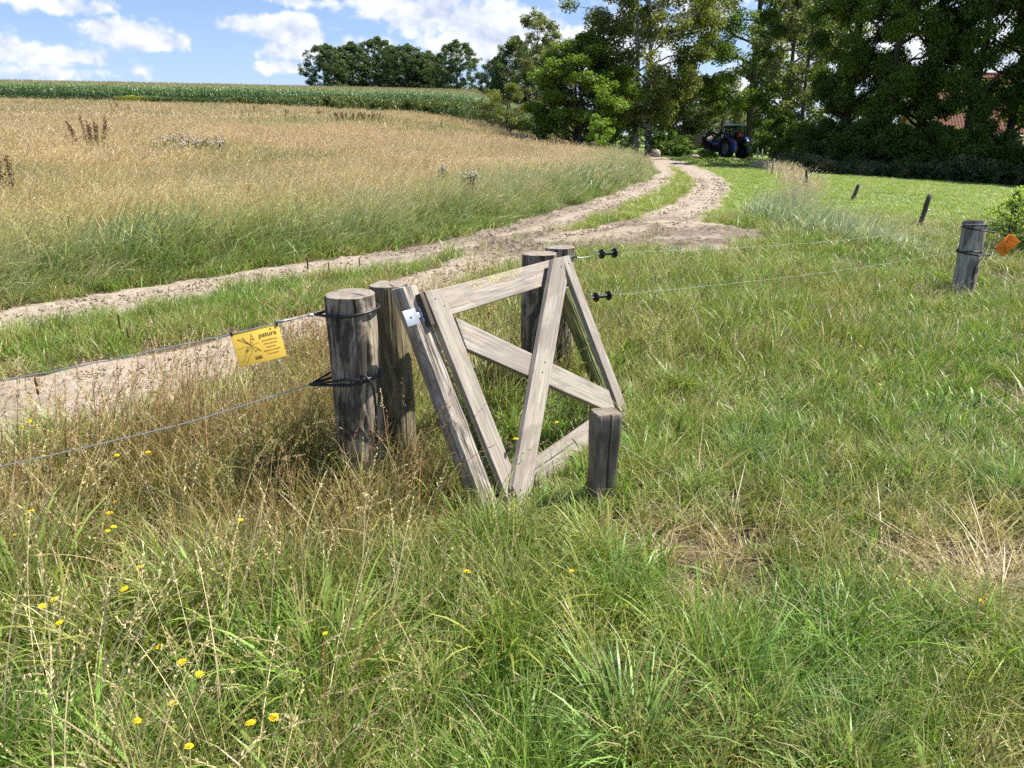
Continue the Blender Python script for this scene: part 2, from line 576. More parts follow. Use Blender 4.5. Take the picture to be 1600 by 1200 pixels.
# ---------------------------------------------------------------- sandy farm track with wheel ruts and tyre prints
def track():
    la, lb = len(TRA), len(TRB)
    # centre line between the two wheel tracks
    s_ = np.linspace(0, 1, 40)
    def res(P, n=60):
        L = np.concatenate([[0], np.cumsum(np.hypot(*np.diff(P[:, :2], axis=0).T))])
        u = np.linspace(0, L[-1], n)
        return np.stack([np.interp(u, L, P[:, 0]), np.interp(u, L, P[:, 1])], 1)
    A, B = res(TRA), res(TRB)
    C = (A + B) / 2
    L = np.concatenate([[0], np.cumsum(np.hypot(*np.diff(C, axis=0).T))])
    ss = [0.0]
    while ss[-1] < L[-1] - .05:
        x = ss[-1]
        yy = np.interp(x, L, C[:, 1])
        ss.append(x + np.clip(.0042 * max(yy, 6), .03, .35))
    ss = np.array(ss)
    cx = np.interp(ss, L, C[:, 0]); cy = np.interp(ss, L, C[:, 1])
    ker = np.ones(41) / 41
    def sm(v):
        p = np.concatenate([np.full(20, v[0]), v, np.full(20, v[-1])])
        return np.convolve(p, ker, 'valid')
    tx, ty = sm(np.gradient(cx, ss)), sm(np.gradient(cy, ss))
    l = np.hypot(tx, ty); tx /= l; ty /= l
    tt = np.linspace(-3.4, 3.4, 150)
    X = cx[:, None] + ty[:, None] * tt[None]
    Y = cy[:, None] - tx[:, None] * tt[None]
    sd_ = sand_d(X, Y)
    n = fbm(X * 2.2, Y * 2.2, 4, 21) - .5
    s = sstep(.12, -.14, sd_ + n * .38)
    da, db = seg_d(X, Y, TRA), seg_d(X, Y, TRB)
    rut = np.exp(-((np.minimum(da, db) + .35) / .22) ** 2)
    SS = ss[:, None] + 0 * X
    # lugs of a tractor tyre pressed beside the ruts
    jn = np.exp(-((np.maximum(seg_d(X, Y, JUN), -.6) + .3) / 1.3) ** 2) * sstep(.40, .50, fbm(X * .9, Y * .9, 3, 33))
    lip = np.exp(-((da + .12) / .30) ** 2) * sstep(9, 11.5, Y) * (1 - sstep(17, 22, Y))
    tread = np.sin((SS + .55 * np.abs(X * .4 + Y * .1)) * 2 * math.pi / .17) * (.5 + .5 * np.sin(tt[None] * 9))
    rough = fbm(X * 7, Y * 7, 4, 41) - .5
    clod = np.maximum(0, fbm(X * 13, Y * 13, 3, 44) - .58)
    z = H(X, Y) + .022 * (s - .35) * 2 - .03 * rut * s + .03 * rough * s + s * (jn * (.16 * clod + .020 * tread) + lip * (.02 * tread + .10 * clod) + .07 * clod)
    tread_dark = np.clip(jn * .9 + lip * .8 * (fbm(X * 2, Y * 2, 3, 51) > .4) + .5 * (clod > .05), 0, 1)
    z = np.where(s < .05, z - .06, z)
    nr, nc = X.shape
    j, i = np.meshgrid(np.arange(nc - 1), np.arange(nr - 1))
    a = (i * nc + j).ravel()
    keep = (s.ravel() > .02)
    Q = np.stack([a, a + nc, a + nc + 1, a + 1], 1)
    Q = Q[keep[Q].any(1)]
    me = mesh('dirt_track', np.stack([X.ravel(), Y.ravel(), z.ravel()], 1), [Q], M_ground,
              {'sand': np.ones(X.size), 'tread_dark': tread_dark.ravel(), 'lawn': np.zeros(X.size), 'dry': np.zeros(X.size)}, True)
    put('dirt_track', me, kind='structure', label='two-rut sandy farm track curving right towards the trees')


track()
# ---------------------------------------------------------------- grass
PROTO = {}


def blades(n, rad, h, hv, w, nseg, lean=(0, .5), curl=(.3, 1.3), bias=.5, dead=.1, seed=0, flat=False):
    """ribbon blades: arrays of vertices, quads and attributes. Leans bunch towards +x (down wind)"""
    r = np.random.default_rng(seed)
    th = r.uniform(0, 2 * math.pi, n); rr = rad * np.sqrt(r.uniform(0, 1, n))
    bx, by = rr * np.cos(th), rr * np.sin(th)
    hh = h * (1 + hv * (r.uniform(-1, 1, n)))
    a = np.where(r.uniform(0, 1, n) < bias, r.normal(0, .7, n), r.uniform(-math.pi, math.pi, n))
    p0 = r.uniform(*lean, n); p1 = r.uniform(*curl, n)
    yaw = a + math.pi / 2 + r.normal(0, .7, n)
    s = np.linspace(0, 1, nseg + 1)
    phi = np.minimum(p0[:, None] + p1[:, None] * s[None] ** 1.6, 2.6)
    ds = hh[:, None] / nseg
    dx = np.cumsum(np.sin(phi[:, :-1]) * ds, 1); dz = np.cumsum(np.cos(phi[:, :-1]) * ds, 1)
    dx = np.concatenate([np.zeros((n, 1)), dx], 1); dz = np.concatenate([np.zeros((n, 1)), dz], 1)
    X = bx[:, None] + dx * np.cos(a)[:, None]; Y = by[:, None] + dx * np.sin(a)[:, None]
    Z = np.maximum(dz, .004 + 0 * dz) - .02
    wd = w * (.5 + 1.5 * r.uniform(0, 1, n) ** 2.2)[:, None] * (np.sqrt(np.maximum(1 - s ** 1.5, 0)) * .95 + .05)[None] * .5
    tw = yaw[:, None] + s[None] * r.normal(0, .5, n)[:, None]
    sx, sy = np.cos(tw) * wd, np.sin(tw) * wd
    V = np.stack([np.stack([X - sx, Y - sy, Z], -1), np.stack([X + sx, Y + sy, Z], -1)], 2)   # n, seg+1, 2, 3
    base = (np.arange(n) * (nseg + 1) * 2)[:, None] + (np.arange(nseg) * 2)[None]
    Q = np.stack([base, base + 1, base + 3, base + 2], -1).reshape(-1, 4)
    bv = np.repeat(r.uniform(0, 1, n), (nseg + 1) * 2)
    ht = np.tile(np.repeat(s, 2), n)
    dd = np.repeat((r.uniform(0, 1, n) < dead).astype(float), (nseg + 1) * 2)
    return V.reshape(-1, 3), Q, bv, ht, dd


def stalks(n, rad, h, hv, w, nseg=6, head=.22, spikelets=14, lean=(0, .3), curl=(.2, 1.0), bias=.7, seed=0, spread=.02, sw=.0035, sl=.012, dead=0.0):
    """thin culms with a seed head of small spikelets"""
    r = np.random.default_rng(seed + 99)
    V, Q, bv, ht, dd = blades(n, rad, h, hv, w, nseg, lean, curl, bias, dead, seed)
    # keep the culm's width along its length
    VV = V.reshape(n, nseg + 1, 2, 3)
    mid = VV.mean(2)
    Vs, Qs, B, T, D = [VV.reshape(-1, 3)], [Q], [bv], [ht], [dd]
    off = len(V)
    bvn = bv.reshape(n, -1)[:, 0]
    t = 1 - head * r.uniform(0, 1, (n, spikelets))
    f = t * nseg
    i = np.minimum(f.astype(int), nseg - 1); fr = f - i
    ar = np.arange(n)[:, None]
    P = mid[ar, i] * (1 - fr[..., None]) + mid[ar, i + 1] * fr[..., None]
    dirv = mid[ar, i + 1] - mid[ar, i]
    dirv /= np.linalg.norm(dirv, axis=-1, keepdims=True)
    o = r.normal(0, 1, (n, spikelets, 3)); o /= np.linalg.norm(o, axis=-1, keepdims=True)
    P = P + o * spread * r.uniform(.1, 1, (n, spikelets, 1)) * ((1.15 - (t - (1 - head)) / head))[..., None]
    ax = dirv + o * .6 + np.array([0, 0, -.1]); ax /= np.linalg.norm(ax, axis=-1, keepdims=True)
    sd2 = np.cross(ax, r.normal(0, 1, (n, spikelets, 3))); sd2 /= np.linalg.norm(sd2, axis=-1, keepdims=True)
    L = sl * r.uniform(.6, 1.4, (n, spikelets, 1)); Wd = sw * r.uniform(.7, 1.3, (n, spikelets, 1))
    q = np.stack([P - ax * L * .5, P + sd2 * Wd * .5, P + ax * L * .5, P - sd2 * Wd * .5], 2).reshape(-1, 3)
    k = np.arange(n * spikelets) * 4 + off
    Vs.append(q); Qs.append(np.stack([k, k + 1, k + 2, k + 3], 1))
    B.append(np.repeat(np.clip(bvn[:, None] + r.uniform(-.3, .4, (n, spikelets)), 0, 1).ravel(), 4)); T.append(np.full(len(q), .6)); D.append(np.zeros(len(q)))
    return np.concatenate(Vs), np.concatenate(Qs), np.concatenate(B), np.concatenate(T), np.concatenate(D)


def proto(key, gens, material, nm='grass_tuft'):
    c = bpy.data.collections.new('proto_' + key)
    for i, g in enumerate(gens):
        V, Q, bv, ht, dd = g
        me = mesh('%s_%s_%02d' % (nm, key, i), V, [Q], material, {'bv': bv, 'ht': ht, 'dead': dd})
        o = bpy.data.objects.new('%s_%s_%02d' % (nm, key, i), me)
        c.objects.link(o)
    PROTO[key] = (c, len(gens))


def scatter(name, key, P, rot, scl, tint, **kw):
    c, n = PROTO[key]
    N = len(P)
    me = mesh(name, P, [], None, {'rot': rot, 'scl': scl, 'tint': tint})
    me.attributes.new('pid', 'INT', 'POINT').data.foreach_set('value', rng.integers(0, n, N).astype(np.int32))
    o = put(name, me, **kw)
    g = bpy.data.node_groups.get('scatter_' + key)
    if g is None:
        g = bpy.data.node_groups.new('scatter_' + key, 'GeometryNodeTree')
        g.interface.new_socket('Geometry', in_out='INPUT', socket_type='NodeSocketGeometry')
        g.interface.new_socket('Geometry', in_out='OUTPUT', socket_type='NodeSocketGeometry')
        t = NT(g)
        gi = g.nodes.new('NodeGroupInput'); go = g.nodes.new('NodeGroupOutput')
        ci = t.n('GeometryNodeCollectionInfo', transform_space='ORIGINAL')
        ci.inputs['Collection'].default_value = c
        ci.inputs['Separate Children'].default_value = True
        ci.inputs['Reset Children'].default_value = True
        na = lambda nm, ty: t.n('GeometryNodeInputNamedAttribute', data_type=ty, ins={'Name': nm}).outputs[0]
        e2r = t.n('FunctionNodeEulerToRotation', ins={0: na('rot', 'FLOAT_VECTOR')}).outputs[0]
        ip = t.n('GeometryNodeInstanceOnPoints', ins={'Points': gi.outputs[0], 'Instance': ci.outputs[0], 'Pick Instance': True,
                 'Instance Index': na('pid', 'INT'), 'Rotation': e2r, 'Scale': na('scl', 'FLOAT_VECTOR')})
        t.link(ip.outputs[0], go.inputs[0])
    md = o.modifiers.new('scatter', 'NODES')
    md.node_group = g
    return o


# tufts at five distances: near ones fine, far ones coarse
NOM = {'n0': .24, 'n1': .24, 'n2': .30, 'n3': .40, 'n4': .45, 's0': .45, 's1': .45, 's2': .55, 's3': .65, 's4': .65, 'd0': .3, 'b0': .075, 'w0': .17, 'h1': .36, 'h2': .38, 'h3': .40, 't0': .30, 'k0': .72, 'l1': .62, 'l2': .66}
for q, (key, n, rad, w, ns) in enumerate([('n0', 34, .07, .0048, 5), ('n1', 44, .11, .0060, 4), ('n2', 56, .20, .0085, 4), ('n3', 64, .42, .018, 3), ('n4', 64, 1.1, .045, 2)]):
    proto(key, [blades(n, rad, NOM[key], .45, w, ns, (0, .55), (.3, 1.7), .45, .13, 10 * q + i) for i in range(6)], M_grass)
for q, (key, n, rad, w, ns, sk, spr, sw, sl) in enumerate([
        ('s0', 7, .07, .0026, 7, 30, .009, .0028, .0095), ('s1', 12, .13, .0034, 6, 18, .013, .0045, .013), ('s2', 22, .25, .0060, 5, 8, .018, .0065, .022),
        ('s3', 30, .5, .011, 4, 6, .025, .013, .05), ('s4', 44, 1.2, .024, 3, 4, .04, .025, .10)]):
    proto(key, [stalks(n, rad, NOM[key], .28, w, ns, .2, sk, (.0, .26) if q < 2 else (.05, .4), (.05, .85) if q < 2 else (.3, 1.3), .75, 500 + 10 * q + i, spr, sw, sl) for i in range(6)], M_stalk, 'grass_stalk')
# tussock blades leaning outwards (+x), tall bent culms
proto('t0', [blades(15, .025, .30, .4, .0056, 6, (.02, .75), (.5, 1.9), .97, .08, 820 + i) for i in range(6)], M_grass, 'tussock')
proto('k0', [stalks(4, .08, .72, .2, .0034, 9, .16, 34, .010, .0034, .011, (.1, .5), (.3, 1.3), .8, 840 + i) if False else stalks(4, .08, .72, .2, .0034, 9, .16, 34, (.1, .5), (.3, 1.3), .8, 840 + i, .010, .0034, .011) for i in range(4)], M_stalk, 'tall_culm')
# the same blades combed by the wind, for the hay field and the verge
for key_, n_, rad_, w_, ns_ in (('h1', 46, .13, .0052, 5), ('h2', 56, .24, .009, 4), ('h3', 64, .45, .017, 3)):
    proto(key_, [blades(n_, rad_, {'w0': .17, 'h1': .36, 'h2': .38, 'h3': .40}[key_], .4, w_, ns_, (.1, .75), (.5, 1.9), .92, .16, 1000 + 10 * ns_ + i) for i in range(6)], M_grass)
proto('w0', [blades(9, .03, .17, .4, .012, 6, (.1, .9), (.4, 1.6), .3, .05, 1100 + i) for i in range(5)], M_grass, 'broad_blade')
# long wind-bent blades
proto('l1', [blades(14, .16, .62, .35, .0062, 6, (.1, .6), (.8, 2.0), .93, .25, 860 + i) for i in range(5)], M_stalk, 'long_blade')
proto('l2', [blades(24, .34, .66, .35, .012, 5, (.1, .6), (.7, 1.9), .93, .25, 880 + i) for i in range(5)], M_stalk, 'long_blade')
# dead, flattened straw
proto('d0', [blades(40, .12, .30, .5, .0035, 4, (1.0, 1.5), (.0, .5), .2, 1.0, 900 + i) for i in range(4)], M_grass, 'straw')
# creeping broad leaves (clover, yarrow, plantain)
proto('b0', [blades(26, .06, .075, .5, .016, 3, (.2, 1.2), (.2, 1.0), 0, .0, 950 + i) for i in range(4)], M_grass, 'herb')

HALF = math.radians(44)


def sample(r0, r1, dens, half=HALF):
    """random points of the wedge in front of the camera, dens per square metre"""
    n = int(dens * half * (r1 * r1 - r0 * r0))
    r = np.sqrt(rng.uniform(r0 * r0, r1 * r1, n)); a = rng.uniform(-half, half, n)
    return r * np.sin(a), r * np.cos(a)


# character of the sward on the near side of the track: px, py, leaf height, stalks/m2, stalk height, redness, dryness, blueness
CT = np.array([
    (1505, 470, .06, 12, .18, 0, .25, .1), (1460, 475, .09, 25, .2, 0, .25, .1),
    (835, 765, .05, 6, .18, 0, .2, .1), (880, 735, .05, 6, .18, 0, .2, .1), (905, 775, .07, 8, .2, .1, .2, .1), (800, 800, .09, 14, .24, .2, .25, .1),
    (60, 1120, 0.2, 150, 0.46, 0, 0.38, 0.1), (120, 930, 0.22, 170, 0.44, 0.35, 0.4, 0.1), (60, 800, 0.24, 210, 0.46, 0.5, 0.45, 0.1), (300, 760, 0.24, 330, 0.5, 0.85, 0.55, 0.1), (470, 720, 0.26, 380, 0.5, 0.9, 0.6, 0.1),
    (120, 700, 0.132, 180, 0.3312, 0.35, 0.55, 0.1), (620, 790, 0.22, 250, 0.42, 0.55, 0.5, 0.1), (400, 900, 0.2, 200, 0.44, 0.5, 0.42, 0.1), (320, 1120, 0.17, 110, 0.48, 0.05, 0.3, 0.1), (600, 1000, 0.17, 75, 0.42, 0.15, 0.25, 0.15), (780, 860, 0.15, 27.5, 0.34, 0.1, 0.136, 0.2),
    (850, 1100, 0.17, 12.1, 0.36, 0, 0.068, 0.45), (1000, 930, 0.14, 13.2, 0.3, 0, 0.136, 0.3), (1085, 880, 0.05, 14, 0.25, 0.2, 0.95, 0), (1200, 1080, 0.16, 9.9, 0.3, 0, 0.136, 0.4),
    (1470, 880, 0.08, 30, 0.3, 0.1, 0.8, 0), (1520, 1120, 0.13, 18.7, 0.32, 0.1, 0.272, 0.1), (1300, 980, 0.15, 9.9, 0.3, 0, 0.1224, 0.5), (1300, 720, 0.13, 30.25, 0.32, 0.25, 0.238, 0.2), (1160, 700, 0.14, 19.8, 0.3, 0, 0.136, 0.45), (1050, 640, 0.12, 55, 0.32, 0.2, 0.2856, 0.1),
    (1180, 820, 0.1, 22, 0.3, 0.4, 0.34, 0.1), (1560, 760, 0.13, 16.5, 0.3, 0, 0.17, 0.5), (980, 540, 0.2, 82.5, 0.36, 0.3, 0.374, 0), (1200, 540, 0.18, 66, 0.34, 0.2, 0.306, 0), (1430, 560, 0.13, 27.5, 0.3, 0, 0.17, 0.1), (1540, 640, 0.07, 8.8, 0.25, 0, 0.102, 0),
    (1100, 450, 0.18, 71.5, 0.34, 0.1, 0.306, 0), (1330, 460, 0.17, 49.5, 0.34, 0.15, 0.2584, 0), (1560, 480, 0.16, 49.5, 0.34, 0.1, 0.2584, 0.1), (780, 600, 0.22, 143, 0.42, 0.35, 0.4216, 0), (300, 650, 0.12, 195, 0.3024, 0.25, 0.68, 0), (60, 680, 0.12, 180, 0.3168, 0.2, 0.62, 0),
    (560, 620, 0.2, 280, 0.42, 0.5, 0.6, 0), (700, 820, 0.16, 110, 0.34, 0.4, 0.35, 0.1), (940, 760, 0.12, 27.5, 0.28, 0.1, 0.17, 0.2), (1060, 410, 0.14, 22, 0.26, 0, 0.1496, 0), (1300, 425, 0.14, 16.5, 0.26, 0, 0.136, 0)], float)
_w = np.array([at_z(a, b) for a, b in CT[:, :2]])
CTP = np.stack([np.arctan2(_w[:, 0], _w[:, 1]) * 1.6, np.log(np.hypot(_w[:, 0], _w[:, 1])) * 1.2], 1)


def zone(x, y):
    p = np.stack([np.arctan2(x, y) * 1.6, np.log(np.hypot(x, y)) * 1.2], 1)
    p = p + np.stack([fbm(x * 2.5, y * 2.5, 3, 61) - .5, fbm(x * 2.5 + 9, y * 2.5, 3, 62) - .5], 1) * .22
    d2 = ((p[:, None, :] - CTP[None]) ** 2).sum(-1) + 2e-4
    w = d2 ** -1.8
    return (w @ CT[:, 2:]) / w.sum(1)[:, None]


GREEN = np.array([.20, .325, .032]); LUSH = np.array([.165, .32, .030]); BLUE = np.array([.20, .33, .125]); OLIVE = np.array([.28, .30, .06])
STRAW = np.array([.62, .49, .275]); PINK = np.array([.68, .52, .375]); RED = np.array([.34, .17, .085]); PALE = np.array([.62, .53, .32]); LAWN = np.array([.25, .37, .055])


def lerp(a, b, t):
    return a + (b - a) * np.asarray(t)[:, None]


def orient(N, spread=.9, tilt=.12):
    return np.stack([rng.normal(0, tilt, N), rng.normal(0, tilt, N), rng.normal(0, spread, N)], 1)


def emit(name, key, x, y, h, tint, label, spread=.9, wide=None, rad=1.0, sink=.0):
    N = len(x)
    if N == 0:
        return
    z = H(x, y) - sink
    wx = rad * np.ones(N) if wide is None else wide
    sz = h / NOM[key]
    sx = sz ** .45 * rng.uniform(.85, 1.2, N) * wx
    scatter(name, key, np.stack([x, y, z], 1), orient(N, spread), np.stack([sx, sx, sz], 1), tint, kind='stuff', label=label)


def keepmask(x, y, m):
    return x[m], y[m]


TR = 1.0
def patch(x, y, f=1.3, s=70):
    return fbm(x * f, y * f, 4, s)


# ---- near side of the track -----------------------------------------------------------
def near_side():
    rings = [('n0', 's0', .95, 4.2, 230, 1.0), ('n1', 's1', 4.2, 9.0, 88, 1.0), ('n2', 's2', 9.0, 15.5, 26, 1.0)]
    parts = {}
    for (kl, ks, r0, r1, dn, _) in rings:
        x, y = sample(r0, r1, dn)
        d = edge_d(x, y)
        sd2 = sand_d(x, y)
        s = sand(x, y)
        z = zone(x, y)
        # between the ruts and beyond the track the sward is short
        bt = sstep(-.1, .3, seg_d(x, y, TRB)) * 0
        beyond = (d < 0) & (y > np.interp(x, TRB[:, 0], TRB[:, 1]) ) & (x < 2.6)
        z3 = np.where(beyond, 0, z[:, 3])
        hL = z[:, 0].copy(); hL[beyond] = .085 + .06 * patch(x[beyond], y[beyond], 2.0, 73)
        dry = z[:, 4].copy(); dry[beyond] = .28
        blu = z[:, 5].copy(); blu[beyond] = .05
        prob = (1 - s) * np.where(s > .3, .25, 1.0)
        n = patch(x, y, 2.2, 71)
        pat = sstep(.62, .45, z[:, 4] + (n - .5) * .9)
        prob = prob * np.where(beyond, 1, .35 + .65 * pat)
        k = (rng.uniform(0, 1, len(x)) < prob) & (d < .1)
        x, y, hL, dry, blu, n = x[k], y[k], hL[k], dry[k], blu[k], n[k]
        big = patch(x, y, .9, 75)
        dr = np.clip(dry * 1.0 + (n - .5) * 1.3 + rng.normal(0, .12, len(x)), 0, 1)
        tint = lerp(np.tile(GREEN, (len(x), 1)), LUSH, np.clip(big * 2 - .5, 0, 1))
        tint = lerp(tint, BLUE, np.clip(blu * 1.3 + (patch(x, y, 3, 77) - .5) * 1.5, 0, 1) * .8)
        tint = lerp(tint, OLIVE, np.clip(dr * 1.4, 0, 1))
        tint = lerp(tint, STRAW, np.clip((dr - .35) * 1.3, 0, .85))
        tint = lerp(tint, np.array([.30, .215, .10]), np.clip(z3[k] * .85 * (.3 + 1.2 * patch(x, y, 2.4, 79)), 0, .8))
        h = hL * 1.25 * (.6 + .8 * patch(x, y, 3.5, 78)) * rng.uniform(.75, 1.25, len(x))
        wide = None
        emit('grass', kl, x, y, h, tint, {'n0': 'lush green meadow grass filling the near foreground', 'n1': 'green meadow grass around the wooden gate', 'n2': 'green grass between the gate posts and the track junction'}[kl], 1.1, wide)
        # flowering stalks
        x, y = sample(r0, r1, {'s0': 150, 's1': 90, 's2': 17}[ks])
        nst = {'s0': 7, 's1': 12, 's2': 18}[ks]
        z = zone(x, y); s = sand(x, y); d = edge_d(x, y)
        beyond = (d < 0) & (y > np.interp(x, TRB[:, 0], TRB[:, 1])) & (x < 2.6)
        want = z[:, 1] * 2.6 / nst
        want[beyond] = 14 / nst
        n = patch(x, y, 1.8, 81)
        want = want * np.clip(.25 + 1.6 * (n - .2), 0, 2)
        k = (rng.uniform(0, 1, len(x)) < want / {'s0': 150, 's1': 90, 's2': 17}[ks] * (1 - .8 * s)) & (d < .0)
        x, y, z, n, beyond = x[k], y[k], z[k], n[k], beyond[k]
        tint = lerp(np.tile(STRAW, (len(x), 1)), PALE, rng.uniform(0, 1, len(x)) ** 2)
        tint = lerp(tint, OLIVE * 1.4, np.clip(1 - z[:, 4] * 1.5, 0, 1) * rng.uniform(0, 1, len(x)))
        red = np.clip(z[:, 3] * 1.25 + (patch(x, y, 1.6, 83) - .5) * 1.6, 0, 1) * (z[:, 3] > .12)
        tint = lerp(tint, RED, (rng.uniform(0, 1, len(x)) < red * 1.15) * rng.uniform(.4, 1, len(x)))
        h = z[:, 2] * 1.12 * rng.uniform(.6, 1.2, len(x)); h[beyond] = .17
        emit('grass_stalks', ks, x, y, h, tint, {'s0': 'tan and reddish seed stalks standing in the near meadow', 's1': 'dry seed stalks standing around the gate posts', 's2': 'dry seed stalks in the grass before the track junction'}[ks], .8)
    # tussocks
    for (r0, r1, dn, per) in [(.95, 5.0, 11, 13), (5.0, 10, 6, 12)]:
        cx, cy = sample(r0, r1, dn)
        z = zone(cx, cy)
        k = (edge_d(cx, cy) < -.1) & (sand_d(cx, cy) > .12) & (rng.uniform(0, 1, len(cx)) < np.clip(1.15 - z[:, 4] * .9, .15, 1)) & ~((cy > np.interp(cx, TRB[:, 0], TRB[:, 1])) & (cx < 2.6))
        cx, cy, z = cx[k], cy[k], z[k]
        M = len(cx)
        big = rng.uniform(.5, 1.2, M) * np.clip(z[:, 0] / .17, .35, 1.3)
        hue = rng.uniform(0, 1, M)
        base = lerp(np.tile(GREEN * .95, (M, 1)), LUSH * 1.1, np.clip(hue * 2, 0, 1))
        base = lerp(base, BLUE * 1.1, np.clip(z[:, 5] * 1.6 * (hue > .4), 0, 1) * .8)
        base = lerp(base, OLIVE * 1.1, (hue < .22) * .9)
        base = lerp(base, STRAW, ((hue > .93) & (z[:, 4] > .35)) * .8)
        base = lerp(base, np.array([.31, .23, .10]), np.clip(z[:, 3] * .9, 0, .75))
        a = rng.uniform(-math.pi, math.pi, (M, per)); rr = np.abs(rng.normal(0, .05, (M, per))) * big[:, None]
        x = (cx[:, None] + rr * np.cos(a)).ravel(); y = (cy[:, None] + rr * np.sin(a)).ravel()
        N = len(x)
        sc = (np.repeat(big, per) * rng.uniform(.7, 1.15, N))
        yaw = a.ravel() + rng.normal(0, .35, N)
        tint = np.repeat(base, per, 0) * rng.uniform(.85, 1.15, N)[:, None]
        scatter('grass_tussocks', 't0', np.stack([x, y, H(x, y) - .01], 1), np.stack([rng.normal(0, .08, N), rng.normal(0, .08, N), yaw], 1), np.stack([sc, sc, sc], 1), tint,
                kind='stuff', label='arching green grass tussocks in the near meadow' if r0 < 2 else 'arching grass tussocks beyond the gate')
    # broader-bladed grass in the lush parts
    x, y = sample(1.0, 8.0, 60)
    z = zone(x, y); n = patch(x, y, 1.4, 181)
    k = (edge_d(x, y) < -.1) & ~((y > np.interp(x, TRB[:, 0], TRB[:, 1])) & (x < 2.6)) & (sand(x, y) < .2) & (rng.uniform(0, 1, len(x)) < np.clip((n - .38) * 4, 0, 1) * np.clip(1.1 - z[:, 4] * 1.3, .05, 1))
    x, y, z, n = x[k], y[k], z[k], n[k]
    emit('broad_grass', 'w0', x, y, rng.uniform(.09, .2, len(x)), lerp(np.tile(LUSH, (len(x), 1)), np.array([.24, .36, .14]), rng.uniform(0, 1, len(x))), 'broad bright green blades in the lush parts of the meadow', 3)
    # tall bent culms, thickest at the lower left
    x, y = sample(1.0, 4.6, 26)
    z = zone(x, y)
    k = (rng.uniform(0, 1, len(x)) < np.clip((z[:, 2] - .34) * 4 + np.exp(-((x + 1.0) ** 2 + (y - 1.35) ** 2) / .12), 0, 1)) & (sand(x, y) < .3)
    x, y = x[k], y[k]
    emit('tall_culms', 'k0', x, y, rng.uniform(.40, .66, len(x)), lerp(np.tile(STRAW * 1.05, (len(x), 1)), PALE, rng.uniform(0, 1, len(x))), 'tall bent straw-coloured culms at the lower left', .9)
    # straw lying in the worn patches and low herbs
    x, y = sample(1.0, 6.0, 60)
    z = zone(x, y)
    k = (rng.uniform(0, 1, len(x)) < np.clip((z[:, 4] - .32) * 1.7, .06, 1)) & (sand(x, y) < .5) & (edge_d(x, y) < 0)
    x, y = x[k], y[k]
    emit('straw', 'd0', x, y, np.full(len(x), .3), lerp(np.tile(STRAW, (len(x), 1)), PALE, rng.uniform(0, 1, len(x))), 'matted dead straw in the worn patches of the meadow', 3)
    x, y = sample(1.2, 8.5, 46)
    n = patch(x, y, 1.1, 91)
    k = (rng.uniform(0, 1, len(x)) < np.clip((n - .47) * 6, 0, 1)) & (sand(x, y) < .3) & (edge_d(x, y) < 0) & (x > -.5)
    x, y = x[k], y[k]
    emit('herbs', 'b0', x, y, rng.uniform(.05, .11, len(x)), lerp(np.tile(LUSH * 1.1, (len(x), 1)), np.array([.2, .3, .06]), rng.uniform(0, 1, len(x))), 'low clover and yarrow leaves between the grass', 3)


near_side()


# ---- hay field on the left ---------------------------------------------------------------
CORN_Y = lambda x: 92 - .06 * (x + 40)
HAY_END = lambda x: CORN_Y(x) - .85 * np.interp(x, [-60, -40, -28, -14, -4, 9], [0, .4, 2.6, 10, 15, 14])


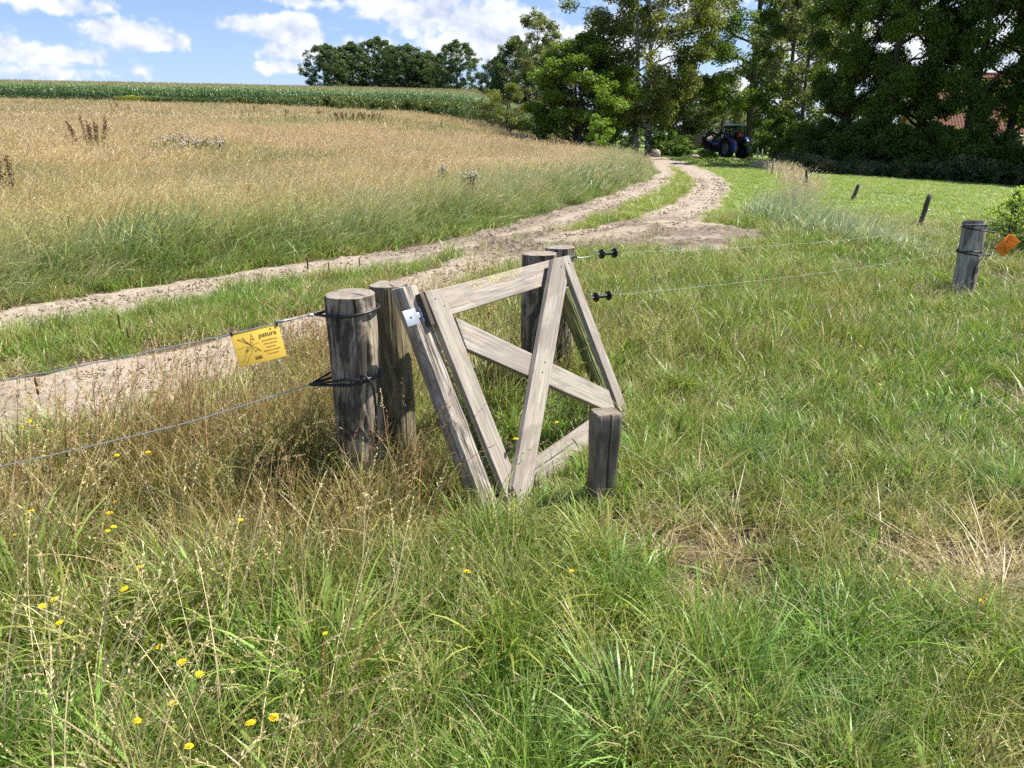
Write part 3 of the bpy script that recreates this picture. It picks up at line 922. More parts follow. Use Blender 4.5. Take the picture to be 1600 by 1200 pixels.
def hay_field():
    rings = [('h1', 's1', 5.0, 9.5, 90, 30), ('h2', 's2', 9.5, 21, 32, 22), ('h3', 's3', 21, 46, 9.5, 10), ('n4', 's4', 46, 112, 1.9, 2.3)]
    for (kl, ks, r0, r1, dl, ds) in rings:
        far = r0 > 20
        half = HALF if r0 < 9 else math.radians(40); n4_ = kl == 'n4'
        x, y = sample(r0, r1, dl, half)
        d = edge_d(x, y) + (patch(x, y, .8, 101) - .5) * 1.1
        k = (d > -.05) & (y < HAY_END(x)) & (rng.uniform(0, 1, len(x)) < (1 - sand(x, y)))
        x, y, d = x[k], y[k], d[k]
        n = patch(x, y, .45, 103)
        # green fringe near the track fades into dry hay
        verge = sstep(.9, 3.6, d + (n - .5) * 3.5) if not far else sstep(1.0, 4.5, d + (n - .5) * 4)
        dr = np.clip(verge * .72 + (patch(x, y, 1.6, 104) - .5) * .9 * verge + rng.normal(0, .1, len(x)), 0, 1)
        tint = lerp(np.tile(np.array([.17, .265, .065]), (len(x), 1)), np.array([.33, .41, .235]), np.clip(sstep(.3, 1.6, d) * (.45 + patch(x, y, .9, 105)), 0, 1))
        tint = lerp(tint, OLIVE, np.clip(dr * 1.3, 0, 1))
        tint = lerp(tint, STRAW, np.clip((dr - .25) * 1.5, 0, .9))
        tint = lerp(tint, PINK, sstep(14, 34, np.hypot(x, y)) * dr * .55)
        h = (.5 + .95 * patch(x, y, .9, 109)) * (.24 + .24 * sstep(.1, 1.2, d)) * (.7 + .6 * patch(x, y, 1.8, 106)) * rng.uniform(.8, 1.2, len(x))
        if kl == 'n4': h = h * .9
        wide = None
        rgh = patch(x, y, .16, 107)
        tint = lerp(tint, np.array([.42, .36, .17]), np.clip((rgh - .5) * 3, 0, .7) * sstep(6, 12, d)); tint = lerp(tint, np.array([.30, .33, .13]), np.clip((.45 - rgh) * 4, 0, .65) * sstep(3, 8, d))
        emit('field_grass', kl, x, y, h, tint, {'h1': 'green leaning verge grass along the upper wheel rut', 'h2': 'blue-green verge grass and hay along the left of the track', 'h3': 'long dry hay grass on the middle of the slope', 'n4': 'pinkish tan hay grass on the upper slope below the maize'}[kl], .45, wide)
        x, y = sample(r0, r1, ds, half)
        d = edge_d(x, y)
        n = patch(x, y, .35, 113)
        pr = sstep(.4, 3.2, d + (n - .5) * 4) * (.45 + .9 * patch(x, y, 1.2, 114))
        k = (d > .5) & (y < HAY_END(x)) & (rng.uniform(0, 1, len(x)) < pr)
        x, y, d, n = x[k], y[k], d[k], n[k]
        tint = lerp(np.tile(STRAW * 1.05, (len(x), 1)), PALE, rng.uniform(0, 1, len(x)) ** 1.5)
        tint = lerp(tint, PINK, np.clip(sstep(11, 30, np.hypot(x, y)) * .8 * patch(x, y, .3, 115) * 1.7, 0, 1))
        tint = lerp(tint, BLUE * 1.6, (1 - sstep(1, 4, d)) * rng.uniform(0, .6, len(x)))
        rgh = patch(x, y, .16, 107)
        tint = lerp(tint, np.array([.38, .38, .17]), np.clip((.46 - rgh) * 4, 0, .6) * sstep(3, 8, d)) * (.82 + .36 * patch(x, y, .5, 108))[:, None]
        h = np.interp(y, [20, 80], [1, .68]) * (.5 + .3 * patch(x, y, .5, 116)) * rng.uniform(.75, 1.15, len(x))
        emit('hay_stalks', ks, x, y, h, tint, {'s1': 'nodding straw stalks over the left verge', 's2': 'nodding straw stalks at the near edge of the hay field', 's3': 'ripe hay stalks on the middle of the slope', 's4': 'ripe hay stalks on the far slope below the maize'}[ks], .35)
    # long blades laid over by the wind towards the track
    for (kl, r0, r1, dn) in [('l1', 5, 13, 85), ('l2', 13, 42, 26)]:
        x, y = sample(r0, r1, dn, math.radians(42))
        d = edge_d(x, y); n = patch(x, y, .6, 171)
        k = (d > .1) & (rng.uniform(0, 1, len(x)) < (.3 + .8 * sstep(.2, 1.6, d)) * (.3 + 1.3 * n))
        x, y, d, n = x[k], y[k], d[k], n[k]
        tint = lerp(np.tile(np.array([.36, .44, .24]), (len(x), 1)), STRAW * 1.12, np.clip(sstep(.6, 3.2, d) * 1.1 + rng.normal(0, .25, len(x)), 0, 1))
        tint = lerp(tint, PALE, rng.uniform(0, .6, len(x)))
        emit('hay_blades', kl, x, y, (.38 + .25 * sstep(.3, 2, d)) * rng.uniform(.7, 1.2, len(x)), tint, {'l1': 'long pale grass blades bent over the left verge of the track', 'l2': 'long pale grass blades bent by the wind across the lower hay field'}[kl], .3)


hay_field()


# ---- mown strip and lawn right of the track, the strip between its ruts -----------------------
VERGE = pline([(1700, 395, 1.0), (1520, 392, .9), (1400, 376, .9), (1300, 358, .8), (1225, 340, .6), (1215, 338, .3), (1262, 303, .30), (1228, 272, .28), (1186, 254, .25)])


def lawn():
    for (kl, r0, r1, dn, hh, half) in [('n2', 12, 21, 44, .06, 40), ('n3', 21, 46, 20, .055, 38), ('n4', 46, 100, 2.2, .08, 36)]:
        x, y = sample(r0, r1, dn, math.radians(half))
        d = edge_d(x, y); v = seg_d(x, y, VERGE)
        med = (seg_d(x, y, TRB) < 1.6) & (x < np.interp(y, TRB[:, 1], TRB[:, 0]))
        k = (d < -.2) & (rng.uniform(0, 1, len(x)) < 1 - sand(x, y)) & (v > -.2) & ((y > 14.2) | (x < 3) | (r0 > 15)) & (y < 85)
        x, y, med, v = x[k], y[k], med[k], v[k]
        n = patch(x, y, .5, 121); n2 = patch(x, y, 2.0, 122)
        tint = lerp(np.tile(LAWN, (len(x), 1)), np.array([.30, .33, .09]), np.clip((n - .35) * 1.6, 0, 1) * .8)
        tint = lerp(tint, GREEN * 1.15, np.clip((n2 - .5) * 2.5, 0, 1))
        tint[med] = lerp(tint[med], OLIVE, np.full(med.sum(), .4))
        h = hh * (.7 + .7 * n2) * np.where(med, 1.7, 1.0) * rng.uniform(.7, 1.2, len(x))
        emit('lawn_grass', kl, x, y, h, tint, {'n2': 'short grass on the nearest part of the mown strip', 'n3': 'yellow-green mown lawn right of the farm track', 'n4': 'distant lawn below the trees'}[kl], 3, np.full(len(x), {'n2': 1.3, 'n3': .95, 'n4': 1.1}[kl]))
    # tall silvery grass along the wire fence
    for (kl, ks, r0, r1, dn, ds) in [('h2', 's2', 7, 21, 60, 26), ('h3', 's3', 21, 60, 12, 7)]:
        x, y = sample(r0, r1, dn, math.radians(40))
        v = seg_d(x, y, VERGE) + (patch(x, y, .9, 131) - .5) * .9
        k = (v < .1) & (rng.uniform(0, 1, len(x)) < .95)
        x, y = x[k], y[k]
        n = patch(x, y, 1.0, 132)
        sil = np.array([.40, .47, .29])
        tint = lerp(np.tile(BLUE, (len(x), 1)), sil, np.clip(n * 2 - .4, 0, 1))
        tint = lerp(tint, STRAW * 1.05, sstep(15, 24, y) * .6 * np.clip(n * 2 - .4, 0, 1))
        h = .44 * (.7 + .5 * n) * rng.uniform(.8, 1.2, len(x)) * np.where(x > 5.6, .32, 1) * np.interp(y, [10, 13, 14.5, 17, 20], [.7, .8, .95, .8, .55])
        emit('verge_grass', kl, x, y, h, tint, {'h2': 'silvery wind-bent grass beside the leaning fence post', 'h3': 'rough uncut grass along the far wire fence'}[kl], .5)
        x, y = sample(r0, r1, ds, math.radians(40))
        v = seg_d(x, y, VERGE) + (patch(x, y, .9, 131) - .5) * .9
        k = (v < 0) & (rng.uniform(0, 1, len(x)) < .5 * sstep(11, 17, y) + .2)
        x, y = x[k], y[k]
        tint = lerp(np.tile(np.array([.45, .47, .28]), (len(x), 1)), PINK, np.clip(sstep(15, 22, y) + rng.uniform(-.3, .3, len(x)), 0, 1))
        emit('verge_stalks', ks, x, y, np.where((x > 5.6) & (y < 16), .4, 1) * rng.uniform(.45, .7, len(x)) * np.interp(y, [15, 20], [1, .75]), tint, {'s2': 'pale seed heads above the silvery grass', 's3': 'pinkish seed heads along the far wire fence'}[ks], .5)


lawn()

# dirt clods and pebbles of the track
M_clod = simple('dried_earth', (.30, .24, .175), .95, .1, var=.35, scale=8)
cc = bpy.data.collections.new('proto_clod')
for i in range(4):
    mb = MB().blob((0, 0, .25), (1, .8, .55), i + 5, .35, 8, 6, 1.6)
    cc.objects.link(bpy.data.objects.new('clod_%02d' % i, mb.mesh('clod', M_clod)))
PROTO['cl'] = (cc, 4)


def clods():
    n = 22000
    t = rng.integers(0, 3, n)
    src = [TRA, TRB, JUN]
    x = np.empty(n); y = np.empty(n)
    for q, P in enumerate(src):
        m = t == q
        k = rng.integers(0, len(P) - 1, m.sum()); f = rng.uniform(0, 1, m.sum())
        L = P[k] * (1 - f[:, None]) + P[k + 1] * f[:, None]
        a = rng.uniform(0, 2 * math.pi, m.sum()); r = (L[:, 2] + .25) * np.sqrt(rng.uniform(0, 1, m.sum()))
        x[m] = L[:, 0] + r * np.cos(a); y[m] = L[:, 1] + r * np.sin(a)
    k = (sand(x, y) > .35) & (y < 30) & (patch(x, y, 1.8, 141) + rng.uniform(-.2, .2, n) > .47) & (y > 3)
    x, y = x[k], y[k]
    N = len(x)
    s = np.minimum(.004 + .010 * rng.uniform(0, 1, N) ** 3 + .0006 * y, .03)
    scatter('dirt_clods', 'cl', np.stack([x, y, H(x, y) + .012], 1), np.stack([rng.normal(0, .3, N), rng.normal(0, .3, N), rng.uniform(0, 6.28, N)], 1),
            np.repeat(s[:, None], 3, 1) * rng.uniform(.7, 1.4, (N, 3)), np.ones((N, 3)), kind='stuff', label='crumbs of dried earth scattered over the sandy ruts')


clods()


# ---------------------------------------------------------------- weathered wood
def wood_material(name, light, mid, dark, stain=.5, lichen=0.0, grain=1.0, algae=0.0, stain_scale=1.0, crack=.5):
    """grain runs along the local z axis of every board or post"""
    m, t = mat(name)
    co = t.n('ShaderNodeTexCoord').outputs['Object']
    oi = t.n('ShaderNodeObjectInfo').outputs['Random']
    off = t.n('ShaderNodeCombineXYZ', ins={0: t.m('MULTIPLY', oi, 7.0), 1: t.m('MULTIPLY', oi, 13.0), 2: t.m('MULTIPLY', oi, 5.0)}).outputs[0]
    c0 = t.n('ShaderNodeVectorMath', operation='ADD', ins={0: co, 1: off}).outputs[0]
    st = t.n('ShaderNodeMapping', ins={'Vector': c0, 'Scale': (55 * grain, 55 * grain, 2.4)}).outputs[0]
    st2 = t.n('ShaderNodeMapping', ins={'Vector': c0, 'Scale': (150 * grain, 150 * grain, 5)}).outputs[0]
    st3 = t.n('ShaderNodeMapping', ins={'Vector': c0, 'Scale': (9 * stain_scale, 9 * stain_scale, 3.0 * stain_scale)}).outputs[0]
    g = t.noise(st, 1, 5, .6, .6)
    f = t.noise(st2, 1, 3, .6)
    b = t.noise(st3, 1, 5, .65, .8)
    c = t.mix(t.ramp(g, [(.3, 0), (.7, 1)]), mid, light)
    c = t.mix(t.m('MULTIPLY', t.ramp(f, [(.50, 0), (.66, 1)]), .55), c, dark)
    c = t.mix(t.m('MULTIPLY', t.ramp(b, [(.46, 0), (.56, 1)]), stain), c, dark)
    ck = t.ramp(t.noise(t.n('ShaderNodeMapping', ins={'Vector': c0, 'Scale': (38 * grain, 38 * grain, .9)}).outputs[0], 1, 3, .5, .3), [(.30, 1), (.36, 0)])
    c = t.mix(t.m('MULTIPLY', ck, crack), c, tuple(v * .25 for v in dark))
    if lichen:
        ln = t.noise(c0, 26, 5, .7)
        c = t.mix(t.m('MULTIPLY', t.ramp(ln, [(.55, 0), (.62, 1)]), lichen), c, (.50, .44, .16))
    if algae:
        an = t.noise(c0, 5, 4, .6)
        c = t.mix(t.m('MULTIPLY', t.ramp(an, [(.35, 0), (.6, 1)]), algae), c, (.20, .23, .07))
    h = t.m('SUBTRACT', t.m('MULTIPLY_ADD', f, .4, g), t.m('MULTIPLY', ck, .8))
    nn = bump(t, h, .8, .004)
    out(t, principled(t, c, .86, .2, nn).outputs[0])
    return m


M_board = wood_material('weathered_board', (.42, .375, .32), (.29, .25, .205), (.12, .098, .078), .35, 0, 1.1, 0, .7, .65)
M_board_l = wood_material('lichened_board', (.50, .455, .37), (.38, .34, .27), (.18, .15, .11), .2, .0, 1.1, 0, .7, .4)
M_post = wood_material('weathered_post', (.50, .42, .315), (.265, .21, .155), (.05, .04, .032), .88, 0, .9, 0, 1.0, .8)
M_post_g = wood_material('mossy_post', (.34, .28, .19), (.20, .155, .10), (.06, .05, .035), .7, 0, .9, .16, 1.0, .7)
M_lean = wood_material('silvered_pole', (.56, .49, .41), (.40, .34, .275), (.15, .12, .095), .6, 0, 1.0, 0, 1.3, .3)
M_picket = wood_material('dark_picket', (.17, .14, .11), (.10, .08, .06), (.04, .033, .027), .5, 0, 1.0, 0, 1.0, .6)
M_stub = wood_material('dark_square_post', (.30, .25, .20), (.19, .155, .12), (.055, .043, .034), .5, 0, 1.0, 0, 1.0, .6)


def top_material():
    m, t = mat('end_grain')
    co = t.n('ShaderNodeTexCoord').outputs['Object']
    sep_ = t.n('ShaderNodeSeparateXYZ', ins={0: co})
    flat = t.n('ShaderNodeCombineXYZ', ins={0: sep_.outputs[0], 1: sep_.outputs[1], 2: 0.0}).outputs[0]
    w = t.n('ShaderNodeTexWave', wave_type='RINGS', rings_direction='Z', ins={'Vector': flat, 'Scale': 34, 'Distortion': 2.5, 'Detail': 3, 'Detail Scale': 2}).outputs['Fac']
    n = t.noise(co, 28, 5, .65)
    c = t.mix(w, (.17, .145, .115), (.29, .25, .205))
    c = t.mix(t.ramp(n, [(.4, 0), (.6, 1)]), c, (.33, .29, .24))
    c = t.mix(t.ramp(t.noise(co, 11, 4, .6), [(.5, 0), (.7, .7)]), c, (.14, .115, .09))
    out(t, principled(t, c, .9, .15, bump(t, t.m('ADD', w, n), .6, .003)).outputs[0])
    return m


M_end = top_material()


def round_post(name, base, top, r0, r1, material, seed=0, parent=None, seg=96, rings=110, cracks=7, rag=.008, ecc=.05, topcut=0.0, endmat=None, knots=2, **kw):
    """a hewn round post from base to top: shrinkage cracks, hollows and an uneven sawn end; local z runs along it"""
    base = np.asarray(base, float); top = np.asarray(top, float)
    L = np.linalg.norm(top - base)
    r = random.Random(seed)
    a = np.arange(seg) * 2 * math.pi / seg
    u = np.linspace(0, 1, rings)
    A, U = np.meshgrid(a, u)
    rad = r0 + (r1 - r0) * U
    P = np.stack([np.cos(A).ravel() * 2.2 + seed, np.sin(A).ravel() * 2.2, U.ravel() * L * 3.0], 1)
    rad = rad * (1 + ecc * np.cos(2 * A + seed)) + .016 * (fbm3(P, 3, seed).reshape(A.shape) - .5)
    fine = np.stack([np.cos(A).ravel() * 14 + seed, np.sin(A).ravel() * 14, U.ravel() * L * 2.2], 1)
    rad = rad + .0045 * (fbm3(fine, 3, seed + 3).reshape(A.shape) - .5) * 2
    for q in range(cracks):
        a0 = r.uniform(0, 2 * math.pi); u0 = r.uniform(.0, .9); ul = r.uniform(.15, .6); dep = r.uniform(.006, .018); wd = r.uniform(.035, .06)
        path = a0 + .18 * np.sin(U * r.uniform(3, 8) + q) + .06 * (vnoise2(U * 22, q + 0 * U, seed) - .5)
        da = np.angle(np.exp(1j * (A - path)))
        win = sstep(u0 - .04, u0 + .06, U) * (1 - sstep(u0 + ul - .08, u0 + ul, U)) if u0 + ul < 1 else sstep(u0 - .04, u0 + .06, U)
        rad = rad - dep * np.exp(-(da / wd) ** 2) * win
    for q in range(knots):
        a0 = r.uniform(-2.6, -.4); u0 = r.uniform(.3, .8)
        dd = (np.angle(np.exp(1j * (A - a0))) / .22) ** 2 + ((U - u0) * L / .035) ** 2
        rad = rad + .006 * np.exp(-dd) - .006 * np.exp(-dd * 6)
    Z = U * L
    tp = topcut * np.cos(A) * rad[-1].mean() * sstep(.9, 1, U)
    Z = Z + tp
    V = np.stack([rad * np.cos(A), rad * np.sin(A), Z], -1).reshape(-1, 3)
    j = np.arange(seg); k = (j + 1) % seg
    Q = np.concatenate([np.stack([i * seg + j, i * seg + k, (i + 1) * seg + k, (i + 1) * seg + j], 1) for i in range(rings - 1)])
    # sawn end: rings inwards with radial checks
    n0 = len(V); NR = 9
    tv = [V]; tq = []
    prev = (rings - 1) * seg
    for i in range(1, NR + 1):
        f = 1 - i / NR
        rr = rad[-1] * max(f, .002)
        x, y = rr * np.cos(a), rr * np.sin(a)
        z = L + topcut * np.cos(a) * rr + .0035 * (i > 0) + .007 * (fbm(x * 38 + seed, y * 38, 3, seed) - .5)
        for q in range(4):
            ck = seed * 1.3 + q * 1.7
            z = z - .012 * np.exp(-(np.angle(np.exp(1j * (a - ck))) / .07) ** 2) * (f > .15)
        tv.append(np.stack([x, y, z], 1))
        cur = n0 + (i - 1) * seg
        tq.append(np.stack([prev + j, prev + k, cur + k, cur + j], 1))
        prev = cur
    me = mesh(name, np.concatenate(tv), [Q, np.concatenate(tq)], material, None, True)
    me.materials.append(endmat or M_end)
    mi = np.zeros(len(me.polygons), dtype=np.int32); mi[len(Q):] = 1
    me.polygons.foreach_set('material_index', mi)
    try:
        me.set_sharp_from_angle(angle=math.radians(50))
    except Exception:
        pass
    o = put(name, me, parent, **kw)
    d = Vector(top - base).normalized()
    o.rotation_mode = 'QUATERNION'
    o.rotation_quaternion = Vector((0, 0, 1)).rotation_difference(d)
    o.location = base
    return o


M_rubber = simple('black_insulating_tube', (.018, .018, .020), .42, .5, var=.2)
M_wire = simple('galvanised_rope', (.46, .47, .48), .35, .5, .75, var=.25, scale=300)
M_wirepale = simple('pale_fence_rope', (.36, .38, .34), .6, .4, .0, var=.15, scale=300)
M_plastic = simple('black_plastic', (.013, .013, .014), .3, .5, var=.2)
M_zinc = simple('zinc_plate', (.42, .45, .49), .48, .5, .6, var=.1, scale=60)
M_dark_iron = simple('dark_iron', (.05, .048, .045), .6, .4, .4)


def post_at(name, tpx, tpy, Y, rpx, lean=None, drop=.12, **kw):
    """a post whose sawn top stands at the sight line (tpx, tpy) at distance Y"""
    tp = at_Y(tpx, tpy, Y)
    depth = Y * cp + (CAMH - tp.z) * sp_
    r = rpx / FPX * depth
    if lean is None:
        b = Vector((tp.x, Y, 0))
    else:
        b = Vector(lean)
    b.z = float(H(b.x, b.y)) - drop
    return tp, b, r


# the pair of posts left of the opening
T1, B1, R1 = post_at('post', 547, 459, 3.12, 40.5)
B1.x += .004
P1 = round_post('gate_post', B1, T1, R1 * 1.0, R1 * 1.0, M_post, 3, cracks=11, label='thick dark-stained round post nearest the camera, with two black cable loops')
tag(P1, cat='post', group='round posts of the gateway')
T2, B2, R2 = post_at('post', 607, 444, 3.40, 29)
B2.x += .01
P2 = round_post('gate_post', B2, T2, R2 * .98, R2, M_post_g, 11, cracks=8)
tag(P2, 'mossy round post standing directly behind the thick dark-stained post', 'post', 'round posts of the gateway')
# leaning pole that carries the gate
tp = at_Y(631, 450, 3.22); bp = spot(762, 806)
dv = (Vector(bp) - tp).normalized()
P3 = round_post('leaning_pole', Vector(bp) + dv * .12, tp, .063, .053, M_lean, 29, cracks=0, topcut=-.15, knots=7, ecc=.02, endmat=M_lean)
tag(P3, 'silver-grey pole leaning left that carries the gate hinge', 'pole', 'leaning brace poles')
# the pair of posts right of the opening
T4, B4, R4 = post_at('post', 843, 396, 4.50, 26)
P4 = round_post('gate_post', B4, T4, R4, R4, M_post, 31, cracks=8)
tag(P4, 'round grey post half hidden behind the top rail of the gate', 'post', 'round posts of the gateway')
T5, B5, R5 = post_at('post', 875, 386, 4.82, 22.5)
P5 = round_post('gate_post', B5, T5, R5, R5, M_post, 37, cracks=7)
tag(P5, 'round post with a wide pale sawn top at the right of the gateway, rearmost', 'post', 'round posts of the gateway')
tp6 = at_Y(880, 452, 4.62); bp6 = spot(950, 628)
M_green_pole = wood_material('green_pole', (.36, .36, .17), (.19, .19, .085), (.05, .05, .03), .7, 0, .9, .5, 1.0, .6)
P6 = round_post('leaning_pole', Vector(bp6) + (Vector(bp6) - tp6).normalized() * .12, tp6, .058, .054, M_green_pole, 41, cracks=6, knots=2)
tag(P6, 'greenish mossy pole leaning behind the right side of the gate', 'pole', 'leaning brace poles')
# far post at the right end of the opening
T7, B7, R7 = post_at('post', 1524, 346, 7.9, 16.5)
B7 = Vector(at_Y(1503, 462, 7.75)); B7.z = float(H(B7.x, B7.y)) - .1
M_post_l = wood_material('pale_weathered_post', (.54, .48, .39), (.36, .31, .245), (.10, .082, .066), .6, 0, .9, 0, 1.0, .6)
P7 = round_post('gate_post', B7, T7, R7, R7 * 1.0, M_post_l, 47, cracks=8)
tag(P7, 'grey round post leaning slightly right beside the orange sign', 'post', 'round posts of the gateway')


# ---------------------------------------------------------------- the unhinged gate: boards in its own plane
GO = Vector((-.0761, 2.9954, .012))
GR = Vector((.5434, .8395, 0)).normalized()
GU = Vector((-.3437, .2225, .9123)); GU = (GU - GR * GU.dot(GR)).normalized()
GN = GR.cross(GU).normalized()
gate = bpy.data.objects.new('wooden_gate', None)
COL.objects.link(gate)
gate.matrix_world = Matrix(((GR.x, GU.x, GN.x, GO.x), (GR.y, GU.y, GN.y, GO.y), (GR.z, GU.z, GN.z, GO.z), (0, 0, 0, 1)))
tag(gate, 'small silver-grey wooden gate with crossed braces, leaning out of square', 'gate')
GH, GW, BW = 1.010, 1.272, .125


def board(name, poly, n0, n1, material, direction, **kw):
    """poly in gate coordinates (u, v); grain along 'direction'"""
    d = Vector((direction[0], direction[1], 0)).normalized()
    c = Vector((sum(p[0] for p in poly) / len(poly), sum(p[1] for p in poly) / len(poly), 0))
    x = d.cross(Vector((0, 0, 1)))
    V = []
    for nn_ in (n0, n1):
        for p in poly:
            q = Vector((p[0], p[1], 0)) - c
            V.append((q.dot(x), nn_, q.dot(d)))
    k = len(poly)
    bm_f = [list(range(k)), list(range(2 * k - 1, k - 1, -1))] + [[i, i + k, (i + 1) % k + k, (i + 1) % k] for i in range(k)]
    me = bpy.data.meshes.new(name)
    me.from_pydata(V, [], bm_f)
    import bmesh
    bm = bmesh.new(); bm.from_mesh(me); bmesh.ops.recalc_face_normals(bm, faces=bm.faces)
    bm.to_mesh(me); bm.free()
    me.materials.append(material)
    o = put(name, me, gate)
    o.matrix_local = Matrix(((x.x, 0, d.x, c.x), (x.y, 0, d.y, c.y), (0, 1, 0, 0), (0, 0, 0, 1)))
    b = o.modifiers.new('bevel', 'BEVEL'); b.width = .003; b.segments = 2
    return tag(o, **kw)


t0 = .034
board('rail', [(.0, GH - BW), (GW - .006, GH - BW), (GW - .006, GH), (.0, GH)], 0, t0, M_board, (1, 0), label='top rail with yellow lichen')
board('rail', [(.06, -.03), (1.25, -.01), (1.255, .125), (.06, .108)], 0, t0, M_board, (1, 0))
board('stile', [(.040, -.012), (.146, -.012), (.119, GH - .004), (.0, GH + .004)], t0 + .002, t0 * 2 - .002, M_board, (-.035, 1))
board('stile', [(1.228, -.0), (1.316, -.0), (1.276, GH - .005), (1.190, GH - .005)], t0 + .002, t0 * 2 - .002, M_board, (-.038, 1))


def diag(a, b, w, ca=None, cb=None):
    a = Vector(a); b = Vector(b); d = (b - a).normalized(); n = Vector((-d.y, d.x)) * w / 2
    P = [a - n, b - n, b + n, a + n]
    if ca is not None:      # cut the start square to the stile
        P[0] += d * ((ca - P[0].x) / d.x); P[3] += d * ((ca - P[3].x) / d.x)
    if cb is not None:
        P[1] += d * ((cb - P[1].x) / d.x); P[2] += d * ((cb - P[2].x) / d.x)
    return [(p.x, p.y) for p in P], d


pA, dA = diag((.127, .800), (1.20, .135), .128, .136, 1.186)
board('brace', pA, t0 + .002, t0 * 2 - .003, M_board, dA)
pB = [(.062, -.012), (.165, .012), (1.097, .863), (1.151, 1.002), (1.050, 1.006), (.062, .079)]
board('brace', pB, t0 * 2, t0 * 3 - .004, M_board, Vector((.73, .68)))
# rail-end block, its shade and black stain put in the colour, and hinge
board('shaded_rail_end', [(-.030, GH - BW - .02), (-.004, GH - BW - .02), (-.004, GH - .0), (-.030, GH - .0)], .001, t0 * 2 - .006, M_picket, (0, 1))
hg = MB()
hg.box((-.100, GH - .085, t0 * .95), (.040, .034, .0022))
hg.box((-.046, GH - .085, t0 * .95), (.016, .012, .0022))
hg.box((-.034, GH - .085, t0 * .95), (.003, .034, .006))
for vv in (-.022, 0, .022):
    hg.tube([(-.036, GH - .085 + vv - .008, t0 * .95 + .004), (-.036, GH - .085 + vv + .008, t0 * .95 + .004)], .006, 8)
hinge = hg.build('hinge', M_zinc, gate, bevel=.0008)
MB().tube([(-.104, GH - .085, t0 * .95 + .002), (-.104, GH - .085, t0 * .95 + .0045)], .0045, 10).build('hole_disc', M_dark_iron, hinge)  # dark disc in place of the plate's small hole, shade put in the colour
# nail heads
nl = MB()
for (u_, v_, w_) in [(.05, .97, 2), (.09, .93, 2), (.075, .05, 2), (.11, .09, 2), (1.235, .96, 2), (1.26, .07, 2), (1.285, .1, 2), (.58, .48, 3), (.63, .52, 3), (.10, .05, 3), (GW - .18, .95, 3)]:
    nl.tube([(u_, v_, t0 * w_ - .004), (u_, v_, t0 * w_ - .001 + .001)], .0032, 8)
nl.build('nail_heads', M_dark_iron, gate, kind='stuff')
# crust of yellow lichen on the face of the top rail
lm, lt = mat('yellow_lichen')
lc_ = lt.n('ShaderNodeTexCoord').outputs['Object']
out(lt, principled(lt, lt.mix(lt.noise(lc_, 90, 4, .7), (.50, .42, .13), (.62, .57, .30)), .95, .1).outputs[0])
lb = MB()
rr_ = random.Random(5)
for i in range(420):
    g = rr_.choice([(.62, .05), (.55, .03), (.74, .05), (.40, .03)])
    u_ = rr_.gauss(*g); v_ = GH - abs(rr_.gauss(0, .022)) - .004
    if BW + .01 < u_ < 1.0 and v_ > GH - .1:
        rr2 = rr_.uniform(.0008, .0035)
        ang = [k_ * math.pi / 3 + rr_.uniform(-.3, .3) for k_ in range(6)]
        V = [(u_ + rr2 * math.cos(q) * rr_.uniform(.6, 1.2), v_ + rr2 * math.sin(q), t0 + .0004) for q in ang] + [(u_, v_, t0 + .0012)]
        lb.add(V, T=[[k_, (k_ + 1) % 6, 6] for k_ in range(6)])
lb.build('lichen', lm, gate, kind='stuff')

# ---------------------------------------------------------------- short square post in front of the gate
sb = spot(937, 792); stp = at_Y(941, 645, sb.y)
Ls = stp.z - sb.z + .1
nz_, ns_ = 26, 96
mbv, q_ = [], []
for i in range(nz_):
    for j in range(ns_):
        aa = 2 * math.pi * j / ns_
        cx_, sy_ = math.cos(aa), math.sin(aa)
        k_ = 1 / (abs(cx_) ** 9 + abs(sy_) ** 9) ** (1 / 9)
        f_ = i / (nz_ - 1)
        w_ = (.058 + .0022 * math.sin(f_ * 9)) * (1 - .04 * (1 - f_))
        x_, y_ = cx_ * k_ * w_, sy_ * k_ * w_ * .85
        # the long shrinkage crack in the face towards the camera
        if sy_ < 0 and abs(x_ - .004) < .0035 and f_ > .35:
            y_ += .012
        mbv.append((x_, y_, f_ * Ls))
V = np.array(mbv)
V[:, :2] *= (1 + .05 * (fbm(V[:, 0] * 30 + V[:, 1] * 41, V[:, 2] * 8, 3, 3) - .5))[:, None]
j = np.arange(ns_); k = (j + 1) % ns_
Q = np.concatenate([np.stack([i * ns_ + j, i * ns_ + k, (i + 1) * ns_ + k, (i + 1) * ns_ + j], 1) for i in range(nz_ - 1)])
top_ = V[-ns_:]
inn = top_ * [.93, .93, 1] + [0, 0, .006]
cen = top_.mean(0)[None] + [0, 0, .008]
n0 = len(V)
V = np.concatenate([V, inn, cen])
Q = np.concatenate([Q, np.stack([n0 - ns_ + j, n0 - ns_ + k, n0 + k, n0 + j], 1)])
T = np.stack([n0 + j, n0 + k, np.full(ns_, n0 + ns_)], 1)
stub = put('square_post', mesh('square_post', V, [Q, T], M_stub, None, True), loc=(sb.x, sb.y, sb.z - .1), rot=(0, .02, .28))
stub.data.set_sharp_from_angle(angle=math.radians(35))
tag(stub, 'short square post with a split down its dark face, before the gate', 'post')


